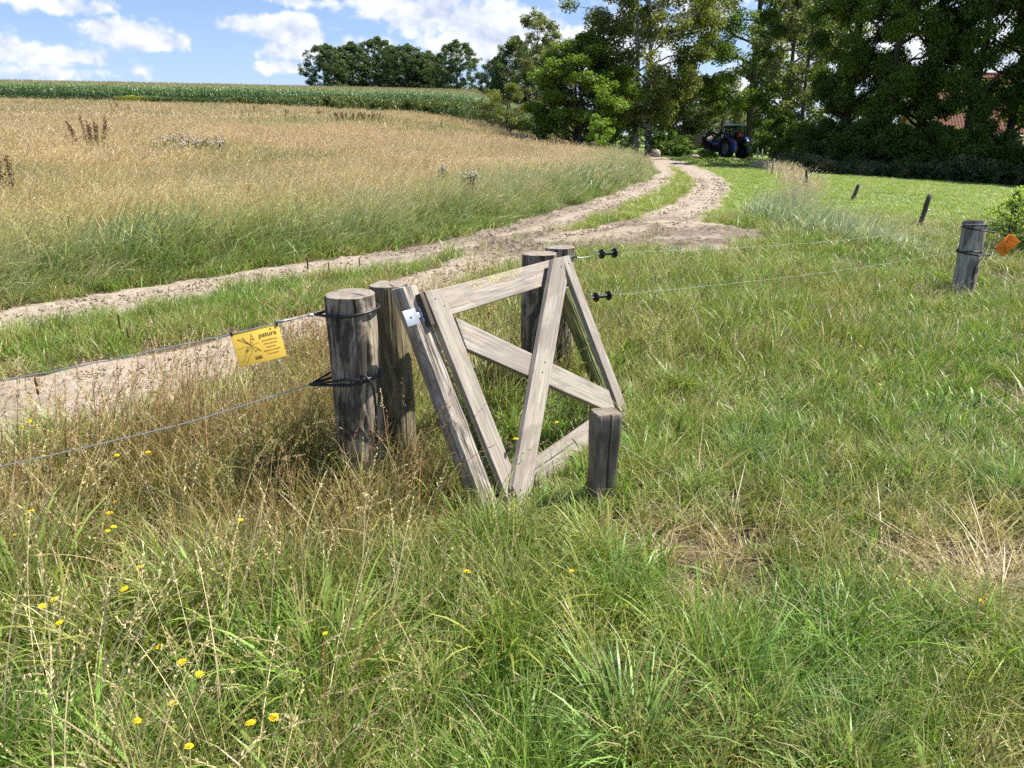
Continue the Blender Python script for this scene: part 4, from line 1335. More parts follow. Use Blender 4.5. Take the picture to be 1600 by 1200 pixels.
# ---------------------------------------------------------------- insulated cable loops, wires
def loop_round(T_, B_, r, z, side, tail, rt=.0058, sag=.02, open_=.5, seed=0, tilt=0.0):
    """tube round a post at height z that closes to a point on one side; 'tail' = that point"""
    f = (z - B_.z) / (T_.z - B_.z)
    c = B_.lerp(T_, f)
    a0 = math.atan2(tail.y - c.y, tail.x - c.x)
    R_ = r + rt + .003
    D = math.hypot(tail.x - c.x, tail.y - c.y)
    ta = math.acos(min(1, R_ / D))
    pts = [tail]
    for q in np.linspace(a0 + ta, a0 + 2 * math.pi - ta, 34):
        pts.append(Vector((c.x + R_ * math.cos(q), c.y + R_ * math.sin(q), z + sag * math.sin((q - a0) * 1.0) + tilt * math.cos(q - a0))))
    pts.append(tail)
    # ends run straight to the tail
    res = []
    for a, b in zip(pts[:-1], pts[1:]):
        n = 6 if (a - b).length > .06 else 1
        for i in range(n):
            res.append(a.lerp(b, i / n))
    res.append(pts[-1])
    return res


def wire_pts(a, b, sag, n=40, wob=.002, seed=0):
    a = Vector(a); b = Vector(b)
    return [a.lerp(b, i / n) + Vector((0, 0, -4 * sag * (i / n) * (1 - i / n) + wob * math.sin(i * 1.3 + seed) * math.sin(math.pi * i / n))) for i in range(n + 1)]


def strand(name, pts, r, mat_, parent=None, **kw):
    return MB().tube(pts, r, 8).build(name, mat_, parent, True, **kw)


# upper and lower wire that run left from the thick post
zA, zB = .885, .585
tailA = at_Y(492, 491, 3.06); tailB = at_Y(484, 601, 3.02)
w1 = empty('electric_wire', tailA, label='upper twisted fence wire running left from the thick post, with the yellow sign', cat='wire', group='fence wires')
endA = at_Y(-60, 606, 2.50)
def rel(pts, o): return [p - o.location for p in pts]
strand('strand', rel(wire_pts(tailA, endA, .012, 60), w1), .0024, M_wire, w1)
strand('insulating_loop', rel(loop_round(T1, B1, R1, tailA.z + .004, -1, tailA, sag=.004, tilt=-.012), w1), .0062, M_rubber, w1)
cr = MB(); dA_ = (endA - tailA).normalized()
cr.tube(rel([tailA + dA_ * .01, tailA + dA_ * .03], w1), .0065, 8); cr.tube(rel([tailA + dA_ * .10, tailA + dA_ * .16], w1), .0042, 8)
cr.build('crimp_sleeve', M_zinc, w1, True, kind='stuff')
w2 = empty('electric_wire', tailB, label='lower twisted fence wire running left from the thick post', cat='wire', group='fence wires')
endB = at_Y(-60, 742, 2.42)
kink = at_Y(300, 659, 2.80)
pts = wire_pts(tailB, kink, .0, 30, .0015) + wire_pts(kink, endB, .004, 30, .001)[1:]
# smooth the kink where the wire sags
for _ in range(14):
    pts = [pts[0]] + [(pts[i - 1] + pts[i] * 2 + pts[i + 1]) / 4 for i in range(1, len(pts) - 1)] + [pts[-1]]
strand('strand', rel(pts, w2), .0026, M_wire, w2)
strand('insulating_loop', rel(loop_round(T1, B1, R1, tailB.z + .006, -1, tailB, sag=.008, tilt=-.02), w2), .0062, M_rubber, w2)
strand('insulating_loop', rel(loop_round(T1, B1, R1 + .006, tailB.z + .018, -1, tailB, sag=.010, tilt=.004), w2), .0050, M_rubber, w2)
# connecting cable that drops to the ground behind the post
cpt = [at_Y(560, 585, 3.02), at_Y(575, 590, 2.99), at_Y(583, 604, 2.995), at_Y(586, 622, 3.01), at_Y(588, 650, 3.03), at_Y(590, 700, 3.05), at_Y(590, 760, 3.07)]
cc_ = []
for i in range(len(cpt) - 1):
    for q in range(5): cc_.append(cpt[i].lerp(cpt[i + 1], q / 5))
for _ in range(4):
    cc_ = [cc_[0]] + [(cc_[i - 1] + cc_[i] * 2 + cc_[i + 1]) / 4 for i in range(1, len(cc_) - 1)] + [cc_[-1]]
strand('earth_cable', rel(cc_, w2), .0056, M_rubber, w2)
jn_ = strand('jumper_wire', [p for p in [at_Y(437, 562, 2.97), at_Y(438, 575, 2.97), at_Y(441, 588, 2.97), at_Y(442, 598, 2.98), at_Y(441, 612, 2.985)]], .0013, M_wire,
             label='thin grey link wire hanging from the yellow sign to the lower wire', cat='wire')

# wires across the opening, each with its insulated handle
def handle(c, d, lab):
    """insulated gate handle: two flanges on a ribbed grip, hook at one end"""
    h_ = empty('insulated_gate_grip', c, label=lab, cat='handle', group='insulated gate handles')
    z = Vector(d).normalized(); x = z.cross(Vector((0, 0, 1))).normalized(); y = z.cross(x)
    R = np.array([[x.x, y.x, z.x], [x.y, y.y, z.y], [x.z, y.z, z.z]])
    MB().lathe([(.0, -.052), (.011, -.052), (.0115, -.03), (.010, -.02), (.0112, -.01), (.010, 0), (.0112, .01), (.010, .02), (.0115, .03), (.011, .052), (.0, .052)], R=R, seg=16).build('grip', M_plastic, h_, True)
    for s_ in (-1, 1):
        MB().lathe([(.0, -.009), (.014, -.009), (.028, -.005), (.0315, -.001), (.0315, .003), (.026, .006), (.0, .008)], c=np.array(z) * .056 * s_, R=R, seg=24).build('flange', M_plastic, h_, True)
    hk = [(-.062, 0), (-.085, 0), (-.098, .004), (-.106, .012), (-.103, .022), (-.094, .024)]
    MB().tube([tuple(z * a + y * -b) for a, b in hk], .0028, 8).build('hook', M_zinc, h_, True)
    MB().tube([tuple(z * .062), tuple(z * .105)], .0035, 8).build('spring_end', M_dark_iron, h_, True)
    return h_


hA = at_Y(950, 396, 4.90); hB = at_Y(941, 463, 4.82)
rA = at_Y(1507, 352, 7.82); rB = at_Y(1497, 393, 7.80)
dA2 = (rA - hA).normalized(); dB2 = (rB - hB).normalized()
handle(hA, dA2, 'upper black spool-shaped handle right of the gate top')
handle(hB, dB2, 'lower black spool-shaped handle right of the gate')
w3 = empty('electric_wire', rA, label='upper pale wire across the opening to the far grey post', cat='wire', group='fence wires')
strand('strand', rel(wire_pts(hA + dA2 * .1, rA, .045, 50, .003, 1), w3), .0012, M_wirepale, w3)
w4 = empty('electric_wire', rB, label='lower pale wire across the opening to the far grey post', cat='wire', group='fence wires')
strand('strand', rel(wire_pts(hB + dB2 * .1, rB, .035, 50, .003, 2), w4), .0012, M_wirepale, w4)
# loops and short wires on the right pair of posts
tA = at_Y(900, 402, 4.79)
w5 = empty('electric_wire', tA, label='black looped cable and short wire round the rearmost gateway post', cat='wire', group='fence wires')
strand('insulating_loop', rel(loop_round(T5, B5, R5, tA.z, 1, tA, sag=.004, tilt=.01), w5), .0062, M_rubber, w5)
strand('strand', rel(wire_pts(tA, hA - dA2 * .1, .008, 12, .0), w5), .0020, M_wire, w5)
tB = at_Y(884, 476, 4.77)
w6 = empty('electric_wire', tB, label='short wire from the hidden gateway post to the lower handle', cat='wire', group='fence wires')
strand('insulating_loop', rel(loop_round(T5, B5, R5, tB.z, 1, tB, sag=.004, tilt=.01), w6), .0062, M_rubber, w6)
strand('strand', rel(wire_pts(tB, hB - dB2 * .1, .004, 12, .0), w6), .0020, M_wire, w6)
# loops on the far post and the wires that run on to the right
tC = at_Y(1556, 363, 7.78); tD = at_Y(1546, 399, 7.74)
w7 = empty('electric_wire', tC, label='upper wire running right from the far grey post, with the orange sign', cat='wire', group='fence wires')
strand('insulating_loop', rel(loop_round(T7, B7, R7, rA.z + .004, 1, rA - dA2 * .03, sag=.0, tilt=.01), w7), .007, M_rubber, w7)
strand('insulating_loop', rel(loop_round(T7, B7, R7, (rA.z + tC.z) / 2 - .005, 1, tC, sag=.0, tilt=-.014), w7), .007, M_rubber, w7)
eC = at_Y(1760, 377, 7.6)
strand('strand', rel(wire_pts(tC, eC, .02, 20), w7), .0012, M_wirepale, w7)
w8 = empty('electric_wire', tD, label='lower wire running right from the far grey post', cat='wire', group='fence wires')
strand('insulating_loop', rel(loop_round(T7, B7, R7, rB.z + .002, 1, rB - dB2 * .04, sag=.0, tilt=.01), w8), .007, M_rubber, w8)
strand('insulating_loop', rel(loop_round(T7, B7, R7, (rB.z + tD.z) / 2 - .005, 1, tD, sag=.0, tilt=-.014), w8), .007, M_rubber, w8)
strand('strand', rel(wire_pts(tD, at_Y(1760, 410, 7.6), .02, 20), w8), .0012, M_wirepale, w8)
dn = [at_Y(1546, 400, 7.74), at_Y(1532, 405, 7.70), at_Y(1524, 418, 7.69), at_Y(1518, 440, 7.68), at_Y(1514, 470, 7.67)]
strand('earth_cable', rel(dn, w8), .006, M_rubber, w8)


# ---------------------------------------------------------------- warning signs on the wires
M_yellow = simple('yellow_sign_plastic', (.97, .68, .13), .5, .35, var=.05, scale=12)
M_orange = simple('orange_sign_plastic', (.93, .37, .035), .5, .35, var=.05, scale=12)
for m_ in (M_yellow, M_orange):      # thin plastic lets the light through
    nt_ = NT(m_.node_tree)
    b_ = [n for n in m_.node_tree.nodes if n.type == 'BSDF_PRINCIPLED'][0]; o_ = [n for n in m_.node_tree.nodes if n.type == 'OUTPUT_MATERIAL'][0]
    tr_ = nt_.n('ShaderNodeBsdfTranslucent', ins={0: nt_.mix(1.0, b_.inputs['Base Color'].links[0].from_socket, (1.04, 1.25, 1.9), 'MULTIPLY')})
    nt_.link(nt_.n('ShaderNodeMixShader', ins={0: .45, 1: b_.outputs[0], 2: tr_.outputs[0]}).outputs[0], o_.inputs[0])
M_ink = simple('sign_print', (.055, .035, .02), .6, .3, var=.1)
M_ink2 = simple('sign_print_faded', (.24, .14, .04), .6, .3, var=.1)


def warning_sign(name, P0, U_, V_, w, h, plate_mat, lab, small=True):
    """plate hanging from P0 (upper left), U along its top edge, V up"""
    U_ = U_.normalized(); V_ = (V_ - U_ * V_.dot(U_)).normalized(); N_ = U_.cross(V_)
    o = bpy.data.objects.new(name, None); COL.objects.link(o)
    o.matrix_world = Matrix(((U_.x, V_.x, N_.x, P0.x), (U_.y, V_.y, N_.y, P0.y), (U_.z, V_.z, N_.z, P0.z), (0, 0, 0, 1)))
    tag(o, lab, 'sign', 'electric fence warning signs')
    MB().box((w / 2, -h / 2, 0), (w / 2, h / 2, .0011)).build('plate', plate_mat, o, bevel=.0008)
    MB().tube([(.006, .003, 0), (w - .006, .003, 0)], .0032, 10).build('rolled_top_edge', plate_mat, o, True)
    for u_ in (.004, w - .004):
        c_ = MB(); c_.box((u_, .004, 0), (.0045, .0075, .0068)); c_.tube([(u_, .009, 0), (u_, .016, 0)], .003, 8)
        c_.build('clip', M_plastic, o, bevel=.001)
    # lettering
    def text(s_, u_, v_, size, m_, off=0.0, align='LEFT'):
        c = bpy.data.curves.new('lettering', 'FONT'); c.body = s_; c.size = size; c.offset = off; c.extrude = .0002; c.align_x = align
        c.resolution_u = 3
        c.materials.append(m_)
        tmp = bpy.data.objects.new('lettering', c); COL.objects.link(tmp)
        bpy.context.view_layer.update()
        me = bpy.data.meshes.new_from_object(tmp.evaluated_get(bpy.context.evaluated_depsgraph_get()))
        bpy.data.objects.remove(tmp)
        return put('lettering', me, o, (u_, v_, .0015), kind='stuff')
    k = w / .21
    text('patura', .114 * k, -.038 * k, .0310 * k, M_ink, .0004 * k)
    for i, s_ in enumerate(['Vorsicht Elektrozaun', 'Clôture électrique', 'Electric fence', 'Elektrische afrastering', 'Cerca eléctrica']):
        text(s_, .156 * k, (-.058 - i * .0155) * k, .0082 * k, M_ink2, .00018 * k, 'CENTER')
    # small leaf mark over the word, hand touching a wire with four flashes, bar code
    pm = MB()
    def line(pts, r_=.00075):
        for a_, b_ in zip(pts[:-1], pts[1:]):
            pm.bar((a_[0] * k, a_[1] * k, .0015), (b_[0] * k, b_[1] * k, .0015), r_ * k, .0002)
    line([(.008, -.068), (.058, -.063)], .0005); line([(.078, -.062), (.112, -.058)], .0005)
    for P in ([(.070, -.060), (.040, -.028), (.022, -.026), (.070, -.060)], [(.070, -.060), (.052, -.034), (.045, -.020), (.052, -.030)],
              [(.070, -.060), (.086, -.012), (.087, -.038), (.077, -.037)], [(.072, -.060), (.096, -.036), (.088, -.040)], [(.070, -.062), (.086, -.096), (.092, -.086), (.110, -.098), (.090, -.076), (.072, -.062)]):
        line(P, .00085)
    for dx in (0, .005, .010):
        line([(.068 - dx, -.064), (.054 - dx, -.090)], .0007)
    line([(.058, -.072), (.040, -.098), (.034, -.112), (.022, -.128)], .0008); line([(.074, -.066), (.068, -.094), (.052, -.112), (.036, -.136)], .0008)
    line([(.050, -.074), (.042, -.084)], .0008)
    pm.build('hand_and_flash_print', M_ink, o)
    lf = MB()
    for a_ in (-.5, 0, .5):
        lf.add([(.172 * k, -.016 * k, .0015), ((.172 + .007 * math.sin(a_ - .25)) * k, (-.016 + .007 * math.cos(a_ - .25)) * k, .0015), ((.172 + .011 * math.sin(a_)) * k, (-.016 + .011 * math.cos(a_)) * k, .0015),
                ((.172 + .007 * math.sin(a_ + .25)) * k, (-.016 + .007 * math.cos(a_ + .25)) * k, .0015)], [[0, 3, 2, 1]])
    lf.build('leaf_emblem', M_ink, o)
    bc = MB(); rb = random.Random(3); x_ = .076
    while x_ < .107:
        ww = rb.choice([.0004, .0008, .0013])
        bc.box(((x_ + ww / 2) * k, -.122 * k, .0014), (ww / 2 * k, .008 * k, .0002)); x_ += ww + rb.choice([.0006, .001])
    bc.build('bar_code', M_ink2, o, kind='stuff')
    return o


pa = at_Y(361, 522, 2.89)
# the sign hangs on the wire itself
def on_wire(px, a, b, sag):
    best = None
    for i in range(2001):
        f = i / 2000
        p = Vector(a).lerp(Vector(b), f) + Vector((0, 0, -4 * sag * f * (1 - f)))
        q = p - Vector((0, 0, CAMH)); dep = q.y * cp - q.z * sp_
        x_ = 800 + FPX * q.x / dep
        if best is None or abs(x_ - px) < best[0]: best = (abs(x_ - px), p)
    return best[1]
sL = on_wire(360, tailA, endA, .012); sR = on_wire(434, tailA, endA, .012)
wS = (sR - sL).length
warning_sign('warning_sign', sL + Vector((0, 0, -.006)), sR - sL, Vector((-.12, .30, 1)), wS, wS * .70, M_yellow, 'yellow electric fence warning sign hanging on the upper left wire')
# the orange one has slipped and hangs askew between the wires by the far post
s0 = at_Y(1588, 367, 7.70); s1 = at_Y(1561, 383, 7.66); s2 = at_Y(1575, 399, 7.62)
so0 = at_Y(1554, 389, 7.68)
uo = at_Y(1577, 367, 7.68) - so0
vo = so0 - at_Y(1565, 402, 7.66)
warning_sign('warning_sign', so0, uo, vo, .21, .125, M_orange, 'orange electric fence warning sign hanging askew right of the far post')


# ---------------------------------------------------------------- trees and shrubs
def gpos(px, Y):
    x = (px - 800) / FPX * (Y * cp + (CAMH - 0) * sp_)
    return Vector((x, Y, float(H(x, Y))))


def bark(name, a, b, c, scale=1.0):
    m, t = mat(name)
    co = t.n('ShaderNodeTexCoord').outputs['Object']
    mp = t.n('ShaderNodeMapping', ins={'Vector': co, 'Scale': (6 * scale, 6 * scale, 2 * scale)}).outputs[0]
    n = t.noise(mp, 1.5, 6, .65)
    n2 = t.noise(co, 3.0 * scale, 4, .6)
    cc = t.mix(t.ramp(n, [(.35, 0), (.65, 1)]), a, b)
    cc = t.mix(t.ramp(n2, [(.5, 0), (.62, 1)]), cc, c)
    out(t, principled(t, cc, .9, .15, bump(t, n, .8, .04)).outputs[0])
    return m


M_bark = bark('rough_bark', (.07, .06, .048), (.15, .125, .10), (.10, .105, .06))
M_birch = bark('pale_birch_bark', (.42, .40, .36), (.55, .53, .48), (.10, .09, .08), .8)
L_dark = leaf_material('dark_leaves', (.055, .10, .017), (.16, .225, .036), .42)
L_mid = leaf_material('mid_green_leaves', (.085, .15, .022), (.21, .30, .045), .45)
L_olive = leaf_material('olive_leaves', (.10, .13, .03), (.23, .25, .065), .42)
L_pale = leaf_material('pale_loose_leaves', (.12, .15, .055), (.26, .28, .12), .4)
L_far = leaf_material('distant_leaves', (.055, .095, .035), (.12, .175, .055), .3)
L_bright = leaf_material('bright_young_leaves', (.13, .24, .03), (.26, .38, .06), .4)
L_hedge = leaf_material('clipped_bush_leaves', (.08, .15, .025), (.18, .28, .045), .4)


def leaves(C, rc, n, size, seed, aspect=.62, flat=.75, up=.35, cvs=None):
    """n kite-shaped leaves gathered in clumps about the points C"""
    r = np.random.default_rng(seed)
    C = np.asarray(C, float); m = len(C)
    rc = np.broadcast_to(np.asarray(rc, float), (m,))
    w = rc ** 2; w = w / w.sum()
    k = r.choice(m, n, p=w)
    d = r.normal(0, 1, (n, 3)); d /= np.linalg.norm(d, axis=1)[:, None]
    P = C[k] + d * (rc[k] * r.uniform(0, 1, n) ** .5)[:, None] * np.array([1, 1, flat])
    nn = r.normal(0, 1, (n, 3)) + np.array([0, 0, up * 2]) + d * .5
    nn /= np.linalg.norm(nn, axis=1)[:, None]
    ax = np.cross(nn, r.normal(0, 1, (n, 3))); ax /= np.linalg.norm(ax, axis=1)[:, None]
    bx = np.cross(nn, ax)
    s = size * r.uniform(.6, 1.35, n)[:, None]
    V = np.stack([P - ax * s * .5, P + bx * s * aspect * .5 + nn * s * .1, P + ax * s * .5 - nn * s * .08, P - bx * s * aspect * .5 + nn * s * .1], 1).reshape(-1, 3)
    q = np.arange(n)[:, None] * 4 + np.arange(4)[None]
    bv = np.repeat(r.uniform(0, 1, n), 4)
    cvv = r.uniform(0, 1, m) if cvs is None else cvs
    cv = np.repeat(np.clip(cvv[k] + r.normal(0, .1, n), 0, 1), 4)
    return V, q, bv, cv


def tree_parts(seed, Ht, cb, R, nl, size, nlimb=14, nclump=170, rc=.75, rt=.22, shape=1.0, lobes=.35, stems=1, droop=0.0, twist=.5, hollow=.35, inner=.25, flat=.75, top=.5, low=.06):
    """meshes of a trunk with limbs and of a crown; crown begins at height cb, widest reach R"""
    r = random.Random(seed); rn = np.random.default_rng(seed)
    mb = MB()
    C, RC = [], []
    def env(t, a):
        base = math.sin(math.pi * min(max(t * (1 - top * .28 - max(low - .06, 0)) + top * .10 + low, 0), 1)) ** (.65 * shape)
        lob = 1 + lobes * (float(fbm(np.array([math.cos(a) * 1.3 + 5 + seed]), np.array([math.sin(a) * 1.3 + t * 3.2]), 3, seed)[0]) - .5) * 2
        return R * base * lob
    for s in range(stems):
        ox, oy = (0, 0) if stems == 1 else (r.uniform(-.5, .5) * R * .25, r.uniform(-.5, .5) * R * .25)
        lean = (r.uniform(-1, 1) * R * .12, r.uniform(-1, 1) * R * .12)
        n = 12
        tp = [np.array([ox + lean[0] * (i / n) ** 1.5 + .05 * twist * math.sin(i * 1.1 + seed), oy + lean[1] * (i / n) ** 1.5 + .05 * twist * math.cos(i * .9 + seed), Ht * .93 * i / n - .15 * (i == 0)]) for i in range(n + 1)]
        rr = [rt * (1.25 if i == 0 else 1) * (1 - .9 * (i / n)) ** .85 + .003 * min(R, 4) for i in range(n + 1)]
        mb.tube(tp, rr, 10, True)
        for q in range(nlimb):
            f = cb / Ht * .8 + (.93 - cb / Ht * .8) * (q + r.random()) / nlimb
            i = min(int(f * n), n - 1); p0 = tp[i] + (tp[i + 1] - tp[i]) * (f * n - i)
            a = q * 2.4 + r.uniform(-.5, .5)
            t = min(max((p0[2] + R * .35 - cb) / (Ht - cb), .04), .97)
            e = env(t, a) * r.uniform(.72, 1.0)
            p3 = np.array([math.cos(a) * e, math.sin(a) * e, cb + t * (Ht - cb) - droop * R * .5])
            mid = (p0 + p3) / 2 + np.array([0, 0, .12 * e + droop * R * .25])
            L = []
            for u in np.linspace(0, 1, 7):
                L.append(p0 * (1 - u) ** 2 + 2 * mid * u * (1 - u) + p3 * u * u + rn.normal(0, .03 * e, 3) * (0 < u < 1))
            r0 = max(rr[i] * .5, .0035 * R)
            mb.tube(L, [r0 * (1 - .85 * u) + .0015 * min(R, 4) for u in np.linspace(0, 1, 7)], 6, False)
            for c_ in range(3):
                u = r.uniform(.4, .95); b0 = L[int(u * 6)]
                a2 = a + r.choice((-1, 1)) * r.uniform(.4, 1.1)
                b1 = b0 + np.array([math.cos(a2), math.sin(a2), r.uniform(-.1, .6) - droop]) * e * r.uniform(.25, .45)
                mb.tube([b0, (b0 + b1) / 2 + rn.normal(0, .04 * e, 3), b1], [r0 * .4 + .001 * R, r0 * .25 + .001 * R, .0012 * R], 5, False)
                C.append(b1); RC.append(rc * r.uniform(.6, 1.1))
            C.append(p3); RC.append(rc * r.uniform(.7, 1.1))
    while len(C) < nclump:
        t = r.random(); a = r.uniform(0, 2 * math.pi)
        e = env(t, a)
        k = 1 - abs(r.gauss(0, hollow)) if r.random() > inner else r.random() ** .5
        k = min(max(k, 0), 1.05)
        C.append(np.array([math.cos(a) * e * k, math.sin(a) * e * k, cb + t * (Ht - cb) - droop * R * .5 * k])); RC.append(rc * r.uniform(.55, 1.15))
    V, q, bv, cv = leaves(C, RC, nl, size, seed, flat=flat)
    return mb, (V, [q], {'bv': bv, 'cv': cv})


TREES = {}


def variant(key, leafm, barkm, **kw):
    mb, (V, q, at) = tree_parts(**kw)
    TREES[key] = (mb.mesh('trunk', barkm, True), mesh('crown', V, q, leafm, at), kw['Ht'])


def plant_tree(key, loc, Ht=None, rz=0.0, name='tree', label=None, cat='tree', group=None, wide=1.0, stem='trunk'):
    tm, cm, h0 = TREES[key]
    k = (Ht / h0) if Ht else 1.0
    o = empty(name, loc, rz, label=label, cat=cat, group=group)
    o.scale = (k * wide, k * wide, k)
    put(stem, tm, o); put('crown', cm, o)
    return o


variant('big0', L_dark, M_bark, seed=1, Ht=16, cb=3.2, R=4.6, nl=58000, size=.165, nlimb=20, nclump=185, rc=.8, rt=.27, lobes=.5)
variant('big1', L_dark, M_bark, seed=2, Ht=15, cb=3.0, R=4.0, nl=54000, size=.16, nlimb=20, nclump=175, rc=.8, rt=.24, lobes=.5, stems=2)
variant('big2', L_mid, M_bark, seed=3, Ht=17, cb=3.4, R=4.8, nl=52000, size=.165, nlimb=20, nclump=150, rc=.85, rt=.30, lobes=.55)
variant('dark', L_dark, M_bark, seed=4, Ht=17, cb=.5, R=3.6, nl=52000, size=.175, nlimb=22, nclump=240, rc=.8, rt=.25, lobes=.45, top=.2)
variant('birch', L_olive, M_birch, seed=5, Ht=17, cb=2.4, R=5.4, nl=72000, size=.19, nlimb=24, nclump=330, rc=.85, rt=.20, lobes=.45, stems=2, droop=.25)
variant('bushy', leaf_material('bushy_leaves', (.11, .19, .028), (.26, .36, .055), .45), M_bark, seed=6, Ht=9.5, cb=.2, R=4.4, nl=54000, size=.19, nlimb=26, nclump=300, rc=.7, rt=.16, lobes=.35, stems=3, top=.1, shape=.8)
variant('loose', L_pale, M_bark, seed=7, Ht=12.5, cb=2.6, R=3.3, nl=11000, size=.21, nlimb=24, nclump=130, rc=.55, rt=.14, lobes=.6, shape=1.1)
variant('small', L_olive, M_bark, seed=8, Ht=6.5, cb=1.7, R=2.4, nl=14000, size=.15, nlimb=14, nclump=100, rc=.5, rt=.12, lobes=.4, droop=.15)
variant('willow', L_pale, M_bark, seed=9, Ht=7.5, cb=.8, R=3.2, nl=12000, size=.20, nlimb=16, nclump=110, rc=.6, rt=.14, lobes=.35)
variant('far0', L_far, M_bark, seed=10, Ht=13, cb=.2, R=6.2, nl=19000, size=.37, nlimb=14, nclump=330, rc=.85, rt=.3, lobes=.4, shape=.55, top=.15, low=.16)
variant('far1', L_far, M_bark, seed=11, Ht=13, cb=.2, R=5.4, nl=18000, size=.36, nlimb=14, nclump=330, rc=.85, rt=.3, lobes=.45, shape=.55, top=.15, low=.16)
variant('far2', L_far, M_bark, seed=12, Ht=14, cb=.2, R=6.0, nl=19000, size=.37, nlimb=16, nclump=330, rc=.85, rt=.3, lobes=.5, shape=.55, top=.15, low=.16)
variant('thorn', L_olive, M_bark, seed=13, Ht=4.2, cb=.7, R=2.1, nl=9000, size=.12, nlimb=12, nclump=70, rc=.42, rt=.09, lobes=.45, stems=2, shape=.8)
variant('hedge0', L_dark, M_bark, seed=14, Ht=3.2, cb=.1, R=2.2, nl=12000, size=.14, nlimb=12, nclump=90, rc=.5, rt=.06, lobes=.35, stems=3, shape=.6, top=.0, low=.22)
variant('hedge1', L_mid, M_bark, seed=15, Ht=2.8, cb=.1, R=1.9, nl=10000, size=.13, nlimb=12, nclump=80, rc=.45, rt=.05, lobes=.4, stems=3, shape=.6, top=.0, low=.22)
variant('clip', L_hedge, M_bark, seed=16, Ht=1.5, cb=.0, R=1.25, nl=9000, size=.09, nlimb=8, nclump=90, rc=.3, rt=.04, lobes=.12, stems=2, shape=.5, top=.0, low=.25)
variant('spray', L_bright, M_bark, seed=17, Ht=2.4, cb=.15, R=.75, nl=2600, size=.12, nlimb=10, nclump=40, rc=.26, rt=.025, lobes=.4, stems=3)

# wooded knoll beyond the maize
gl = ['leftmost tree of the far wood on the ridge, rounded and low to the maize', 'tree second from the left in the far wood on the ridge', 'tallest crown in the middle of the far wood', 'broad dark tree right of the tallest crown in the far wood',
      'low rounded tree near the right end of the far wood', 'separate round dark tree at the right end of the far wood']
for i, (px, Y, Ht, key, w) in enumerate([(519, 172, 10.3, 'far0', 1.05), (558, 178, 11.0, 'far1', 1.15), (598, 182, 12.2, 'far2', 1.1), (642, 174, 10.6, 'far0', 1.2), (674, 180, 9.6, 'far1', 1.1), (716, 168, 11.2, 'far2', 1.05)]):
    plant_tree(key, gpos(px, Y), Ht, i * 1.9, 'broadleaf_tree', gl[i], group='trees of the far wood on the ridge', wide=w)
for i, (px, Y, Ht, key) in enumerate([(540, 190, 10.2, 'far2'), (620, 192, 10.8, 'far0'), (690, 186, 9.4, 'far2'), (660, 172, 8.4, 'far1')]):
    plant_tree(key, gpos(px, Y), Ht, 4 + i * 2.1, 'broadleaf_tree', ['second-row tree showing behind the left end of the far wood', 'second-row tree behind the tall middle of the far wood', 'second-row tree behind the dip of the far wood', 'short dark tree at the front of the far wood'][i], group='trees of the far wood on the ridge')
# right of the wood
plant_tree('far1', gpos(806, 112), 10.5, 1.0, 'broadleaf_tree', 'dark rounded tree just behind the pale loose tree at the maize edge', wide=.9)
plant_tree('far2', gpos(850, 108), 11.5, 2.0, 'broadleaf_tree', 'dark tree filling the gap between pale tree and bushy tree', wide=.8)
plant_tree('far0', gpos(775, 125), 7.5, 2.6, 'broadleaf_tree', 'low dark tree at the right end of the maize field', wide=.8)
plant_tree('loose', gpos(838, 74), 11.2, .4, 'tall_loose_tree', 'tall pale feathery tree with sky showing through, left of the bushy tree')
plant_tree('thorn', gpos(795, 66), 4.3, 0, 'thorn_bush', 'grey-green thorn bush standing in front of the maize', 'bush')
plant_tree('bushy', gpos(908, 57), 7.8, 1.2, 'bushy_tree', 'broad mid-green bushy tree leafy to the ground, left of the birch', wide=1.12)
plant_tree('spray', gpos(935, 50), 2.6, .3, 'sapling', 'bright green sapling at the foot of the bushy tree', 'sapling')
plant_tree('birch', gpos(1000, 60), 17, 2.2, 'birch_tree', 'tall birch with two pale trunks beside the end of the track')
plant_tree('small', gpos(1066, 70), 7.6, .5, 'garden_tree', 'small olive-leaved tree on the garden lawn behind the clipped bushes')
plant_tree('willow', gpos(1125, 84), 8.0, .9, 'willow_tree', 'pale grey-green willow in the garden behind the tractor')
plant_tree('dark', gpos(1222, 62), 17, .2, 'conifer_like_tree', 'dense dark tree, leafy to the ground, right beside the tractor', wide=.85)
plant_tree('big2', gpos(1168, 70), 19, .9, 'broadleaf_tree', 'tall dark tree whose crown overhangs the tractor', wide=1.15)
gb = [(1246, 54, 15, 'loose', 0, 'thin loose-leaved tree in the sky gap right of the dense dark tree'), (1318, 47, 15, 'big1', 1.1, 'dark two-stemmed tree right of the sky gap in the row'),
      (1375, 44, 15.5, 'big2', 2.3, 'broad tree in the middle of the dark row above the lawn'), (1432, 46, 15, 'big1', 3.1, 'dark tree just left of the tiled roof'),
      (1502, 42, 16, 'big0', 4.4, 'thick-trunked tree in front of the tiled roof'), (1568, 43, 15, 'big2', 5.2, 'dark tree before the house window'),
      (1650, 40, 16, 'big1', .6, 'dark tree partly past the right edge of the picture'), (1745, 38, 16, 'big0', 2.6, 'dark tree wholly beyond the house corner')]
for (px, Y, Ht, key, rz, lb_) in gb:
    plant_tree(key, gpos(px, Y), Ht, rz, 'broadleaf_tree', lb_, group='row of dark trees right of the track', wide=.84)
